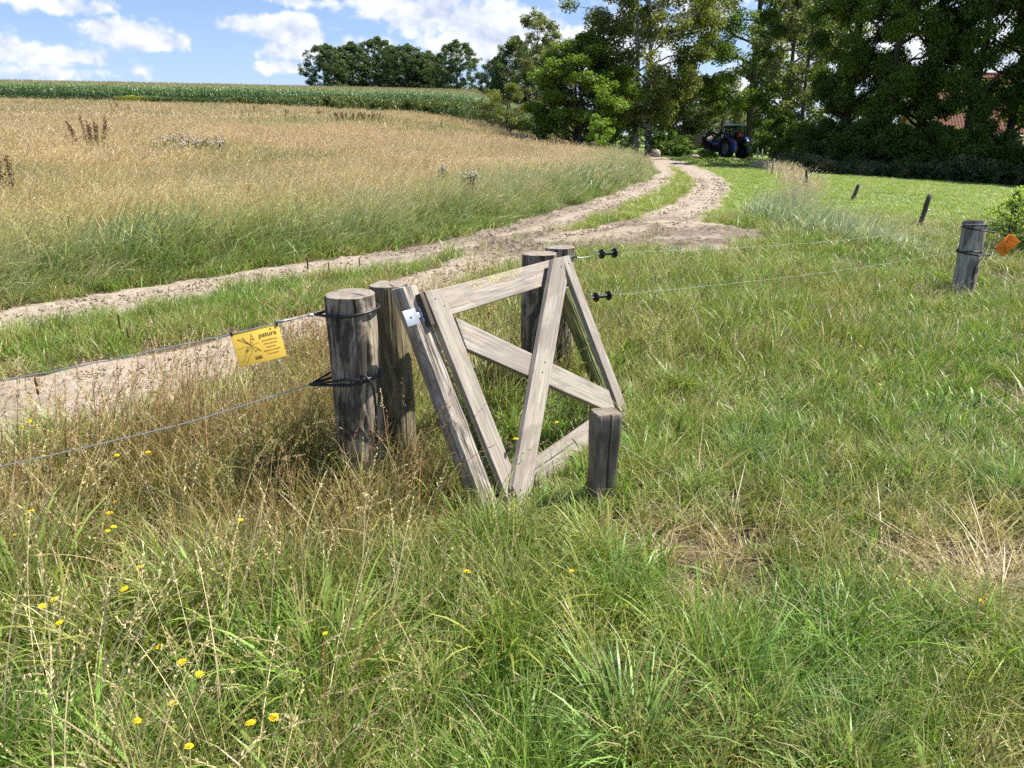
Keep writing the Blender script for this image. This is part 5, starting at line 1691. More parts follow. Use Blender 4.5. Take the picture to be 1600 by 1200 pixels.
hb = [(1215, 52, 'hedge0'), (1250, 49, 'hedge1'), (1285, 45, 'hedge0'), (1325, 43.5, 'hedge1'), (1365, 42, 'hedge0'), (1405, 41.5, 'hedge1'), (1450, 41, 'hedge0'), (1492, 40, 'hedge1'), (1535, 40, 'hedge0'), (1580, 39.5, 'hedge1'), (1625, 38.5, 'hedge0'), (1675, 38, 'hedge0'), (1345, 47, 'hedge0'), (1425, 46, 'hedge0'), (1475, 45.5, 'hedge1')]
hl = ['dark shrub behind the pale poles of the wire fence', 'mid-green shrub left of the thin metal fence stake', 'dark shrub above the thin metal fence stake', 'mid-green shrub above the short leaning stake', 'dark shrub under the middle of the tree row', 'mid-green shrub right of the middle trunk',
      'dark shrub left of the thick-trunked tree', 'mid-green shrub at the foot of the thick-trunked tree', 'dark shrub below the tiled roof', 'mid-green shrub below the house window', 'dark shrub at the right edge of the picture', 'dark shrub past the right edge of the lawn', 'shrub in the second row behind the short leaning stake', 'shrub in the second row left of the tiled roof', 'shrub in the second row under the roof corner']
for i, (px, Y, key) in enumerate(hb):
    plant_tree(key, gpos(px, Y), [2.9, 2.5, 2.7, 2.4][i % 4] * (.8 if px > 1540 else 1), i * 1.7, 'shrub', hl[i], 'shrub', 'undergrowth shrubs below the tree row', stem='stems')
# trees closing the view beyond the garden
fl = ['far tree seen low between bushy tree and birch', 'far tree behind the birch trunks', 'far tree above the clipped bushes', 'far tree behind the hay bale', 'far tree beyond the tractor roof', 'far tree low behind the dense dark tree', 'far tree in the sky gap of the row', 'far tree right of the sky gap', 'far tree left of the house gable']
for i, (px, Y, Ht) in enumerate([(955, 105, 10), (1010, 118, 9), (1055, 125, 9), (1105, 130, 10), (1160, 120, 9), (1215, 110, 6), (1270, 105, 5.2), (1335, 100, 7.5), (1405, 95, 8.5)]):
    plant_tree(['far0', 'far1', 'far2'][i % 3], gpos(px, Y), Ht, i * 1.3, 'broadleaf_tree', fl[i], group='trees beyond the garden')
# garden bushes and stones
for (px, py, key, Ht, w, lb_) in [(1048, 58, 'clip', 1.7, 1.0, 'large clipped round bush beside the end of the track'), (1030, 60, 'clip', 1.35, 1.0, 'clipped round bush behind the boulder'),
                                  (1071, 57, 'clip', 1.0, .75, 'small pale green bush right of the large clipped bush'), (1098, 58, 'clip', .6, 1.5, 'low spreading bush below the hay bale'), (1112, 60, 'clip', .55, 1.4, 'low spreading bush left of the tractor wheel')]:
    plant_tree(key, gpos(px, py), Ht, px, 'clipped_bush', lb_, 'bush', 'clipped garden bushes', wide=w, stem='stems')
M_stone = simple('pale_boulder', (.36, .30, .25), .9, .15, var=.25, scale=3)
for (px, py, r_, lb_) in [(1024, 56.5, (.36, .34, .31), 'rounded brown boulder in front of the clipped bushes'), (978, 60, (.30, .25, .2), 'small pale stone left of the birch trunks'), (1084, 55.5, (.38, .3, .16), 'flat pale stone right of the small pale green bush'),
                          (992, 58, (.22, .2, .16), 'small pale stone at the foot of the birch'), (1006, 58.5, (.2, .2, .15), 'small stone between birch and boulder'), (1150, 54.5, (.25, .2, .12), 'pale stone under the tractor'), (1229, 13.2, (.10, .08, .05), 'fist-sized pale stone at the end of the side rut')]:
    s_ = gpos(px, py)
    MB().blob((0, 0, r_[2] * .75), r_, px, .16, 20, 12, 1.6).build('boulder' if r_[0] > .35 else 'stone', M_stone, None, True, loc=s_, label=lb_, cat='stone')

# leafy bush at the right edge, in front of the lawn
for i, (px, Y, Ht, w, lb_) in enumerate([(1572, 10.6, .88, 1.0, 'leafy light green bush behind the far grey post'), (1606, 10.9, .95, 1.0, 'light green bush at the right edge behind the orange sign'), (1640, 10.2, .8, 1.2, 'low leafy bush cut by the right edge')]):
    if i == 0:
        variant('nettle', leaf_material('nettle_leaves', (.20, .30, .06), (.38, .50, .12), .5), M_bark, seed=31, Ht=1.2, cb=.05, R=.55, nl=1500, size=.062, nlimb=16, nclump=60, rc=.12, rt=.012, lobes=.5, stems=6, shape=.7, top=.0, flat=1.3)
    plant_tree('nettle', gpos(px, Y), Ht, i * 2, 'leafy_bush', lb_, 'bush', 'leafy bushes at the lawn edge', wide=w, stem='stems')

# ---------------------------------------------------------------- maize
M_maize = grass_material('maize_leaves', .25, .5, .36)


def maize_proto(seed):
    r = np.random.default_rng(seed)
    mb = MB(); bvs, hts, dds = [], [], []
    def push(V, Q, b, h_, d_=0.0):
        mb.add(V, Q); bvs.append(np.full(len(V), b)); hts.append(np.full(len(V), h_)); dds.append(np.full(len(V), d_))
    P = np.array([[0, 0, 0], [.01, 0, 1.1], [.0, .01, 2.1]])
    w = .014
    for ax in ((1, 0, 0), (0, 1, 0)):
        o_ = np.array(ax) * w
        push(np.concatenate([P - o_, P + o_]), [[0, 3, 4, 1], [1, 4, 5, 2]], .4, .2)
    for i in range(11):
        z0 = .25 + i * .165; a = i * math.pi + r.normal(0, .5); L = r.uniform(.55, .85) * (1 - .25 * abs(i - 5) / 6)
        s = np.linspace(0, 1, 6)
        ph = .45 + 1.9 * s ** 1.3
        dx = np.concatenate([[0], np.cumsum(np.sin(ph[:-1]))]) * L / 5; dz = np.concatenate([[0], np.cumsum(np.cos(ph[:-1]))]) * L / 5
        wd = .042 * np.array([.6, 1, 1, .85, .5, .06]); tw = a + math.pi / 2 + s * r.normal(0, .5)
        c = np.stack([dx * math.cos(a), dx * math.sin(a), z0 + dz], 1)
        o_ = np.stack([np.cos(tw) * wd, np.sin(tw) * wd, .3 * wd], 1)
        V = np.stack([c - o_, c + o_], 1).reshape(-1, 3)
        push(V, [[2 * k, 2 * k + 1, 2 * k + 3, 2 * k + 2] for k in range(5)], r.uniform(0, 1), .3)
    for q in range(6):
        a = r.uniform(0, 6.28); e = np.array([math.cos(a) * .10, math.sin(a) * .10, 2.32 + r.uniform(-.06, .06)]); b_ = np.array([0, 0, 2.05])
        o_ = np.array([.007, .007, 0])
        push(np.array([b_ - o_, b_ + o_, e + o_ * .6, e - o_ * .6]), [[0, 1, 2, 3]], .6, .2, 1.0)
    return np.concatenate(mb.V), np.concatenate(mb.Q), np.concatenate(bvs), np.concatenate(hts), np.concatenate(dds)


proto('mz', [maize_proto(40 + i) for i in range(5)], M_maize, 'maize_plant')


def maize():
    X, Y = [], []
    row = 0
    y0 = 0.0
    while y0 < 82:
        sp = .17 if y0 < 5 else (.34 if y0 < 25 else .6)
        x = np.arange(-150, 22, sp) + rng.uniform(-.04, .04, len(np.arange(-150, 22, sp)))
        X.append(x); Y.append(CORN_Y(x) + y0 + rng.normal(0, .05, len(x)))
        y0 += .75 if y0 < 25 else 1.1
    x = np.concatenate(X); y = np.concatenate(Y)
    k = (edge_d(x, y) > 5.5) & (np.arctan2(x, y) > -math.radians(38)) & (x < 9)
    x, y = x[k], y[k]
    N = len(x)
    base = np.array([.15, .26, .10])
    tint = lerp(np.tile(base, (N, 1)), np.array([.32, .44, .24]), rng.uniform(0, 1, N))  # pale end of the tint paints the gloss of the front leaves
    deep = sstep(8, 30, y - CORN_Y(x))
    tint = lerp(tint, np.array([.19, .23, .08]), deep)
    s = rng.uniform(.9, 1.08, N) * (.98 + .1 * (patch(x, y, .12, 151) - .5))
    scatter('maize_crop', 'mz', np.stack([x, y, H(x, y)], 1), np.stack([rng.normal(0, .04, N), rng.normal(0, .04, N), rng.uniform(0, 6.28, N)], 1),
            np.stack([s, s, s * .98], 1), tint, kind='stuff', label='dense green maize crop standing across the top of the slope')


maize()


# scrub and weeds in front of the maize
def scrub():
    protos = []
    for i in range(4):
        r = np.random.default_rng(700 + i)
        C = np.stack([r.uniform(-.35, .35, 12), r.uniform(-.35, .35, 12), r.uniform(.15, .85, 12)], 1)
        V, q, bv, cv = leaves(C, .22, 300, .10, 700 + i)
        protos.append((V, q, bv, np.full(len(V), .3), np.zeros(len(V))))
    proto('wd', protos, M_grass, 'weed')
    n = 9000
    x = rng.uniform(-60, 9, n)
    off = rng.uniform(0, 1, n) ** 1.4
    wid = np.interp(x, [-60, -40, -28, -14, -4, 9], [.5, 1.0, 2.6, 10, 15, 14])
    y = CORN_Y(x) - .5 - off * wid
    k = (patch(x, y, .35, 161) > .34 + .25 * off) & (edge_d(x, y) > 3)
    x, y = x[k], y[k]; N = len(x)
    t = patch(x, y, .3, 162)
    tint = lerp(np.tile(np.array([.045, .085, .02]), (N, 1)), np.array([.13, .17, .045]), np.clip(t * 2.2 - .6, 0, 1))
    yl = np.exp(-((x + 43) / 1.6) ** 2)
    tint = lerp(tint, np.array([.36, .38, .04]), yl * .9)
    s = rng.uniform(.6, 1.3, N) * (.7 + .7 * t) * np.interp(x, [-60, -30, -10], [.6, .9, 1.25])
    scatter('weeds', 'wd', np.stack([x, y, H(x, y)], 1), np.stack([rng.normal(0, .1, N), rng.normal(0, .1, N), rng.uniform(0, 6.28, N)], 1), np.stack([s, s, s], 1), tint,
            kind='stuff', label='dark green nettles and weeds along the foot of the maize')


scrub()
# nettles and dead stems filling the foot of the shrub row
n_ = 1500
yy_ = rng.uniform(37, 47, n_); px_ = rng.uniform(1238, 1720, n_)
xx_ = (px_ - 800) / FPX * (yy_ * cp + CAMH * sp_)
yy_ = yy_ + np.interp(px_, [1195, 1300, 1700], [8, 2, -1.0])
s_ = rng.uniform(.4, 1.0, n_) * (.35 + 1.5 * patch(xx_, yy_, .35, 191)) * np.clip((px_ - 1225) / 60, .3, 1)
scatter('weeds', 'wd', np.stack([xx_, yy_, H(xx_, yy_)], 1), np.stack([rng.normal(0, .1, n_), rng.normal(0, .1, n_), rng.uniform(0, 6.28, n_)], 1), np.stack([s_, s_, s_], 1),
        lerp(np.tile(np.array([.07, .12, .025]), (n_, 1)), np.array([.24, .22, .10]), rng.uniform(0, 1, n_) ** 2), kind='stuff', label='nettles and weeds filling the foot of the shrub row')


# ---------------------------------------------------------------- tiled house behind the trees
M_tile = simple('clay_roof_tiles', (.42, .20, .13), .8, .25, var=.3, scale=3)
M_wall = simple('cream_render', (.62, .55, .40), .9, .15, var=.08, scale=4)
M_white = simple('white_paint', (.78, .78, .75), .5, .4, var=.05)
M_glass = simple('window_glass', (.03, .035, .04), .08, .8, var=.1)


def house():
    c = gpos(1462, 57)
    o = empty('house', c, math.radians(-6), label='cream house with a red pantile roof half hidden behind the trees', cat='house')
    L, D, E_, Rr = 17.0, 7.6, 2.65, 4.1       # length, depth, eaves, rise of the ridge
    wl = MB(); wl.box((L / 2, D / 2, E_ / 2 - .2), (L / 2, D / 2, E_ / 2 + .2))
    wl.add([(0, 0, E_), (0, D, E_), (0, D / 2, E_ + Rr - .1), (L, 0, E_), (L, D, E_), (L, D / 2, E_ + Rr - .1)], T=[[0, 2, 1], [3, 4, 5]])
    w_ = wl.build('wall', M_wall, o)
    # pantiles: rolls running up the slope, courses stepping down it
    nx, ny = int(L / .22), 17
    for side in (0, 1):
        us = np.linspace(-.35, L + .35, nx * 6 + 1)
        V, Q = [], []
        rows = []
        for i in range(ny):
            for e in (0, 1):
                s_ = (i + e) / ny
                lift = .045 * (1 - e)
                rows.append((s_, lift))
        for s_, lift in rows:
            yy = -.35 + (D / 2 + .35) * (1 - s_) * 0 + (D / 2 + .35) * s_
            zz = E_ - .35 + (Rr + .35) * s_ + .12 + lift
            prof = .05 * np.abs(np.sin(us / .22 * math.pi)) ** .8
            V.append(np.stack([us, np.full(len(us), yy if side == 0 else D - yy), zz + prof], 1))
        V = np.concatenate(V); n = len(us)
        for i in range(len(rows) - 1):
            a = i * n + np.arange(n - 1)
            Q.append(np.stack([a, a + 1, a + n + 1, a + n], 1) if side == 0 else np.stack([a, a + n, a + n + 1, a + 1], 1))
        put('roof_slope', mesh('roof_slope', V, Q, M_tile), o)
    MB().tube([(-.4, D / 2, E_ + Rr + .12), (L + .4, D / 2, E_ + Rr + .12)], .13, 10).build('ridge', M_tile, o, True)
    MB().box((L / 2, -.36, E_ - .16), (L / 2 + .3, .03, .10)).build('fascia', M_white, o)
    MB().tube([(-.3, -.46, E_ - .14), (L + .3, -.46, E_ - .14)], .06, 8).build('gutter', M_white, o, True)
    for ux in (6.55, 9.6, 12.8, 2.6):
        f = MB()
        for (a_, b_) in (((-.55, 0), (.05, .62)), ((.55, 0), (.05, .62)), ((0, -.6), (.6, .05)), ((0, .6), (.6, .05)), ((0, 0), (.04, .6))):
            f.box((ux + a_[0], -.03, 1.55 + a_[1]), (b_[0], .05, b_[1]))
        fo = f.build('window', M_white, o)
        for s_ in (-1, 1):
            MB().box((ux + s_ * .27, -.015, 1.55), (.24, .01, .56)).build('pane', M_glass, fo)


house()


# ---------------------------------------------------------------- tractor with a front loader and a round bale
M_blue = simple('blue_tractor_paint', (.020, .045, .22), .3, .5, var=.15, scale=3)
M_pale = simple('pale_tractor_roof', (.62, .66, .72), .35, .5, var=.1, scale=3)
M_tyre = simple('tyre_rubber', (.016, .015, .015), .85, .2, var=.3)
M_rim = simple('wheel_rim', (.16, .17, .19), .5, .4, var=.2)
M_frame = simple('dark_machine_frame', (.03, .03, .033), .55, .4, .2, var=.3)
M_cabglass, _t = mat('cab_glass')
out(_t, _t.n('ShaderNodeMixShader', ins={0: .35, 1: _t.n('ShaderNodeBsdfTransparent', ins={0: (.55, .68, .64, 1)}).outputs[0], 2: principled(_t, (.03, .05, .05), .05, .8).outputs[0]}).outputs[0])
M_red = simple('red_reflective_triangle', (.85, .06, .02), .4, .5, var=.05)
M_hay = simple('hay_bale_straw', (.40, .31, .15), .95, .1, var=.35, scale=9)
M_lens = simple('red_lamp_lens', (.5, .02, .02), .2, .5)


def tractor():
    p = gpos(1147, 65)
    hd = math.radians(114)       # heading: away to the left
    o = empty('tractor', p, hd, label='blue tractor with cab, orange-red rear triangle and raised front loader, seen from behind', cat='tractor')
    # local x forward, rear axle at origin
    def wheel(x, y, R_, w, nm='wheel'):
        nl = 20
        prof = [(R_ * .56, -w / 2 * .8), (R_ * .72, -w / 2), (R_ * .93, -w / 2), (R_ * .975, -w / 2 * .8), (R_ * .975, w / 2 * .8), (R_ * .93, w / 2), (R_ * .72, w / 2), (R_ * .56, w / 2 * .8)]
        t_ = MB().lathe(prof, axis='y', seg=40)
        for q in range(nl):
            a = q * 2 * math.pi / nl
            for s_ in (-1, 1):
                aa = a + (s_ > 0) * math.pi / nl
                Rm = np.array([[math.cos(aa), 0, math.sin(aa)], [0, 1, 0], [-math.sin(aa), 0, math.cos(aa)]])
                t_.box(Rm @ np.array([R_ * .985, s_ * w * .24, 0]), (.028, w * .24, .03), Rm @ np.array([[1, 0, 0], [0, 1, 0], [0, s_ * .5, 1]]))
        wh = empty(nm, (x, y, R_)); wh.parent = o
        t_.build('tyre', M_tyre, wh, kind='stuff')
        MB().lathe([(.0, .05), (R_ * .2, .05), (R_ * .3, -.02), (R_ * .5, .02), (R_ * .57, w / 2 * .75), (R_ * .57, -w / 2 * .75), (R_ * .5, -.03), (.0, -.05)], axis='y', seg=28).build('rim', M_rim, wh, True)
    wheel(0, .82, .80, .46); wheel(0, -.82, .80, .46); wheel(2.35, .80, .56, .34); wheel(2.35, -.80, .56, .34)
    ch = MB(); ch.box((1.2, 0, .78), (1.45, .24, .22)); ch.box((0, 0, .80), (.2, .75, .14)); ch.box((2.35, 0, .55), (.12, .7, .1)); ch.box((-.35, 0, .65), (.25, .3, .06))
    ch.bar((-.2, .35, .5), (-1.0, .42, .45), .03); ch.bar((-.2, -.35, .5), (-1.0, -.42, .45), .03); ch.bar((-.3, 0, 1.0), (-.85, 0, .75), .03)
    ch.build('chassis', M_frame, o, bevel=.02)
    hb = MB(); hb.add([(.75, -.36, 1.0), (2.75, -.30, .95), (2.75, .30, .95), (.75, .36, 1.0), (.75, -.36, 1.62), (2.45, -.28, 1.46), (2.45, .28, 1.46), (.75, .36, 1.62), (2.82, -.26, 1.22), (2.82, .26, 1.22)],
           [[0, 3, 2, 1], [4, 5, 6, 7], [0, 4, 7, 3], [1, 2, 9, 8], [5, 8, 9, 6], [0, 1, 5, 4], [3, 7, 6, 2]], [[1, 8, 5], [2, 6, 9]])
    hb.build('bonnet', M_blue, o, bevel=.03)
    MB().tube([(1.5, -.42, 1.3), (1.5, -.42, 2.15)], .04, 8).build('exhaust_pipe', M_frame, o, True)
    # fenders over the rear wheels
    for s_ in (-1, 1):
        f = MB(); N = 12; V = []; Q = []
        for i in range(N + 1):
            a = math.radians(200 - 185 * i / N)
            for (rr, yy) in ((.90, .48), (.90, 1.08), (.86, 1.10), (.86, .48)):
                V.append((math.cos(a) * rr * 1.0, s_ * yy, .80 + math.sin(a) * rr))
        for i in range(N):
            for k_ in range(4):
                a_, b_ = i * 4 + k_, i * 4 + (k_ + 1) % 4
                Q.append([a_, b_, b_ + 4, a_ + 4])
        f.add(V, Q); fo = f.build('fender', M_blue, o, True)
        MB().box((-.80, s_ * .98, 1.45), (.05, .12, .07)).build('rear_lamp', M_lens if s_ > 0 else M_lens, fo, bevel=.01)
    cab = MB()
    P = [(-.42, .62), (-.42, -.62), (.85, -.58), (.85, .58)]
    Pt = [(-.32, .55), (-.32, -.55), (.70, -.50), (.70, .50)]
    for (a_, b_) in zip(P, Pt):
        cab.bar((a_[0], a_[1], 1.25), (b_[0], b_[1], 2.55), .035)
    for i in range(4):
        cab.bar((*Pt[i], 2.52), (*Pt[(i + 1) % 4], 2.52), .035); cab.bar((*P[i], 1.5), (*P[(i + 1) % 4], 1.5), .03)
    cab.bar((.1, .6, 1.25), (.1, .54, 2.5), .025); cab.bar((.1, -.6, 1.25), (.1, -.54, 2.5), .025)
    cab.box((.2, 0, 1.3), (.6, .5, .18))
    co_ = cab.build('cab_frame', M_frame, o)
    for i in range(4):
        j_ = (i + 1) % 4
        V = [(*P[i], 1.53), (*P[j_], 1.53), (*Pt[j_], 2.49), (*Pt[i], 2.49)]
        MB().add(V, [[0, 1, 2, 3]]).build('glass', M_cabglass, co_)
    MB().box((.18, 0, 2.64), (.68, .62, .07)).build('cab_roof', M_pale, o, bevel=.04)
    MB().box((-.47, 0, 2.66), (.02, .4, .03)).build('light_bar', M_frame, o)
    MB().add([(-.50, -.24, 1.72), (-.50, .24, 1.72), (-.44, 0, 2.16), (-.49, -.24, 1.72), (-.49, .24, 1.72), (-.43, 0, 2.16)], T=[[0, 2, 1], [3, 4, 5]]).box((-.475, 0, 1.9), (.01, .10, .14)).build('warning_triangle', M_red, o)
    se = MB(); se.box((.1, 0, 1.55), (.22, .22, .06)); se.box((-.12, 0, 1.85), (.05, .22, .28)); se.build('seat', M_frame, o, bevel=.03)
    MB().lathe([(.17, -.012), (.185, 0), (.17, .012), (.155, 0), (.17, -.012)], c=(.55, 0, 1.85), seg=20).build('steering_wheel', M_frame, o, True)
    ld = MB()
    for s_ in (-1, 1):
        ld.bar((1.1, s_ * .52, .8), (1.15, s_ * .52, 1.85), .06); ld.bar((1.15, s_ * .52, 1.82), (2.6, s_ * .52, 2.05), .055, .09); ld.bar((2.6, s_ * .52, 2.05), (3.45, s_ * .52, 1.45), .055, .09)
        ld.bar((1.3, s_ * .52, 1.1), (2.5, s_ * .52, 1.9), .035); ld.bar((2.3, s_ * .52, 2.25), (3.3, s_ * .52, 1.85), .03)
    ld.bar((2.7, -.52, 1.95), (2.7, .52, 1.95), .05); ld.box((3.5, 0, 1.35), (.05, .62, .35))
    for s_ in (-.35, .35):
        ld.bar((3.5, s_, 1.1), (4.5, s_, 1.08), .025)
    ld.build('front_loader', M_frame, o)
    c = Vector((4.22, 0, 1.40)); c.rotate(Matrix.Rotation(hd, 3, 'Z'))
    b = MB(); seg = 40
    prof = [(.0, -.60), (.35, -.605), (.60, -.60), (.64, -.56), (.655, -.3), (.65, 0), (.655, .3), (.64, .56), (.60, .60), (.35, .605), (.0, .60)]
    b.lathe(prof, axis='y', seg=seg)
    V = b.V[0]; V *= (1 + .05 * (fbm3(V * 5, 3, 4) - .5))[:, None]
    b.build('hay_bale', M_hay, None, True, loc=p + c, rot=(0, 0, hd), label='round hay bale carried on the tractor front loader', cat='hay bale')


tractor()


# ---------------------------------------------------------------- stakes, sign and small things by the fences
def stake(pb, pt, Y, r, material, name, lab, cat='stake', **kw):
    tp_ = at_Y(*pt, Y); b_ = at_Y(*pb, Y - .05); b_.z = float(H(b_.x, b_.y)) - .1
    d_ = tp_ - b_
    mb = MB(); n = 8
    pts = [Vector((0, 0, d_.length * i / n)) + Vector((.006 * math.sin(i * 1.7), .006 * math.cos(i * 1.3), 0)) for i in range(n + 1)]
    mb.tube(pts, [r * (1.05 - .1 * i / n) for i in range(n + 1)], 10)
    o = mb.build(name, material, None, False, loc=b_, label=lab, cat=cat, **kw)
    o.rotation_mode = 'QUATERNION'; o.rotation_quaternion = Vector((0, 0, 1)).rotation_difference(d_.normalized())
    return o


g_ = 'small fence stakes along the lawn'
s1_ = stake((1433, 366), (1453, 304), 13.6, .042, M_picket, 'fence_stake', 'thick dark wooden stake leaning right in silvery grass', group=g_)
s2_ = stake((1328, 325), (1342, 288), 19.5, .045, M_picket, 'fence_stake', 'short dark wooden stake leaning right at the edge of the sunny lawn', group=g_)
s3_ = stake((1261, 296), (1260, 264), 24, .035, M_picket, 'fence_stake', 'thin upright dark stake with a pale insulator', group=g_)
s4_ = stake((1206, 270), (1209, 248), 33, .035, M_lean, 'fence_stake', 'thin pale stake right of the pair of poles', group=g_)
s5_ = stake((1184, 262), (1184, 231), 40, .035, M_lean, 'fence_stake', 'tallest thin pale pole near the tractor', group=g_)
s6_ = stake((1193, 262), (1191, 233), 39, .03, M_lean, 'fence_stake', 'second thin pale pole near the tractor', group=g_)
for s_, L_ in ((s1_, .45), (s2_, .5), (s3_, .5), (s4_, .55)):
    MB().tube([(.03, 0, L_), (.09, 0, L_)], .012, 8).build('insulator', M_white if 'M_white' in globals() else M_zinc, s_, True)
fw = MB()
ps = [s1_.location + Vector((.12, 0, .55)), s2_.location + Vector((.1, 0, .55)), s3_.location + Vector((.03, 0, .6)), s4_.location + Vector((0, 0, .6)), s5_.location + Vector((0, 0, .6))]
for a_, b_ in zip(ps[:-1], ps[1:]):
    fw.tube([a_, (a_ + b_) / 2 - Vector((0, 0, .05)), b_], .0025, 6, False)
fw.build('fence_wire', M_wirepale, label='thin wire strung along the small stakes beside the lawn', cat='wire', kind='thing')
# blue sign on a short post by the maize
pb = gpos(757, 82); zt = at_Y(757, 168, 82).z
sg = empty('blue_sign', pb, .1, label='small blue sign on a thin post before the maize, left of the thorn bush', cat='sign')
MB().box((0, 0, zt - pb.z), (.30, .015, .26)).build('plate', simple('blue_sign_paint', (.03, .06, .35), .4, .4), sg)
MB().box((0, -.018, zt - pb.z), (.22, .003, .05)).build('pale_band', M_white, sg)
MB().tube([(0, .03, 0), (0, .03, zt - pb.z + .2)], .03, 8).build('pole', M_zinc, sg)
pk = at_Y(613, 191, 72)
MB().box((0, 0, 0), (.38, .05, .04)).build('pale_plank', M_white, None, loc=pk, rot=(0, .5, .2), label='short white plank lying in the weeds before the maize', cat='plank')

# ---------------------------------------------------------------- dock, thistles and flowers
M_dock = simple('ripe_dock_seed', (.085, .032, .018), .9, .1, var=.4, scale=30)
M_dstem = simple('dock_stem', (.13, .07, .035), .85, .1, var=.3)


def dock(loc, Ht, n, seed, lab, spread=.25, group='ripe dock plants in the hay'):
    r = random.Random(seed); rn = np.random.default_rng(seed)
    o = empty('dock_plant', loc, 0, label=lab, cat='dock plant', group=group)
    for i in range(n):
        a = r.uniform(0, 6.28); s_ = spread * r.random() ** .5
        h_ = Ht * r.uniform(.8, 1.05)
        b_ = np.array([math.cos(a) * s_ * .4, math.sin(a) * s_ * .4, 0]); t_ = np.array([math.cos(a) * s_, math.sin(a) * s_, h_])
        m_ = (b_ + t_) / 2 + [.02, 0, 0]
        MB().tube([b_, m_, t_], [.007, .006, .004], 6).build('stem', M_dstem, o)
        k = 230
        f = 1 - rn.uniform(0, 1, k) * .48
        P = b_ * (1 - f[:, None]) + t_ * f[:, None] + rn.normal(0, 1, (k, 3)) * (.022 + .03 * (1 - f[:, None])) * np.array([1, 1, .8])
        d1 = rn.normal(0, 1, (k, 3)); d1 /= np.linalg.norm(d1, axis=1)[:, None]; d2 = np.cross(d1, rn.normal(0, 1, (k, 3))); d2 /= np.linalg.norm(d2, axis=1)[:, None]
        sz = .012
        V = np.stack([P - d1 * sz, P + d2 * sz, P + d1 * sz, P - d2 * sz], 1).reshape(-1, 3)
        put('seed_head', mesh('seed_head', V, [np.arange(k * 4).reshape(k, 4)], M_dock), o, kind='stuff')
    return o


def in_hay(px, py, up=.55):
    """ground point of a plant whose visible foot (px, py) stands 'up' above the soil, hidden in the hay"""
    d = ray(px, py); d = d / d[1]
    y = np.arange(5, 120, .02)
    z = CAMH + d[2] * y; g = H(d[0] * y, y) + up
    i = int(np.argmax(z <= g))
    return Vector((d[0] * y[i], y[i], float(H(d[0] * y[i], y[i]))))


p_ = in_hay(142, 226, .55)
sc_ = p_.y * 1.05 / FPX
dock(p_, .55 + 38 * sc_, 9, 1, 'wide clump of dark brown dock spikes high in the hay field', .55 * 50 * sc_)
p_ = in_hay(5, 300, .5); dock(p_, .5 + 68 * p_.y * 1.05 / FPX, 1, 2, 'dark brown dock spike at the left edge, leftmost of a pair', .02)
p_ = in_hay(20, 305, .5); dock(p_, .5 + 68 * p_.y * 1.05 / FPX, 1, 3, 'dark brown dock spike right of the leftmost one', .02)
for i, px in enumerate((531, 541, 551, 562, 573, 583)):
    p_ = in_hay(px, 188, .5)
    dock(p_, .55 + 10 * p_.y * 1.05 / FPX, 5, 10 + i, ['leftmost', 'second from left', 'third from left', 'fourth from left', 'fifth from left', 'rightmost'][i] + ' clump of the dark red dock patch below the maize', 1.0)
for i, (px, py) in enumerate([(505, 181), (178, 168), (440, 182), (395, 176)]):
    p_ = in_hay(px, py, .5)
    dock(p_, .55 + 8 * p_.y * 1.05 / FPX, 3, 30 + i, ['small brown dock clump left of the dark red patch', 'small brown dock clump near the yellow weeds below the maize', 'small brown dock clump in the middle of the upper hay edge', 'small brown dock clump nearer the maize on the upper hay edge'][i], .7)

M_this = simple('thistle_down', (.62, .56, .46), .9, .1, var=.2, scale=30)
L_this = leaf_material('thistle_leaves', (.08, .12, .06), (.20, .24, .13), .25)


def thistle(loc, Ht, seed, lab):
    rn = np.random.default_rng(seed); r = random.Random(seed)
    o = empty('thistle', loc, 0, label=lab, cat='thistle', group='creeping thistles in the hay field')
    st = MB(); hs = MB(); tips = []
    for i in range(7):
        a = r.uniform(0, 6.28); e = np.array([math.cos(a) * .14, math.sin(a) * .14, Ht * r.uniform(.8, 1)])
        st.tube([(0, 0, .0), e * .6 + [0, 0, .06], e], [.006, .005, .003], 5)
        tips.append(e)
        for q in range(3):
            b_ = e + rn.normal(0, .05, 3) + [0, 0, -.02]; st.tube([e * .85, b_], .0025, 4); tips.append(b_)
    st.build('stems', M_dstem, o)
    for e in tips:
        hs.blob(e, (.017, .017, .021), r.randint(0, 99), .2, 7, 5, 3)
    hs.build('downy_heads', M_this, o, kind='stuff')
    C = np.array([[t_[0] * k, t_[1] * k, t_[2] * k] for t_ in tips[::2] for k in (.5, .7, .85)])
    V, q, bv, cv = leaves(C, .06, 160, .06, seed, .3)
    put('leaves', mesh('leaves', V, [q], L_this, {'bv': bv, 'cv': cv}), o, kind='stuff')


for i, (px, py) in enumerate([(252, 228), (270, 224), (282, 232), (292, 222), (300, 229), (312, 232), (326, 227), (338, 232), (346, 225), (690, 270), (735, 282)]):
    p_ = in_hay(px, py + 8, .5)
    thistle(p_, .5 + 20 * p_.y * 1.05 / FPX, 50 + i, '%s pale downy thistle from the left in the loose hay field patch' % ['first', 'second', 'third', 'fourth', 'fifth', 'sixth', 'seventh', 'eighth', 'ninth'][i] if i < 9 else ['grey thistle low in the green-gold hay, left of two', 'grey thistle low in the green-gold hay, right of two'][i - 9])

# yellow hawkbits: stem, flower
M_petal = simple('yellow_petals', (.85, .60, .015), .6, .2, var=.12, scale=200)
M_gstem = simple('flower_stem', (.12, .19, .04), .6, .2, var=.2)


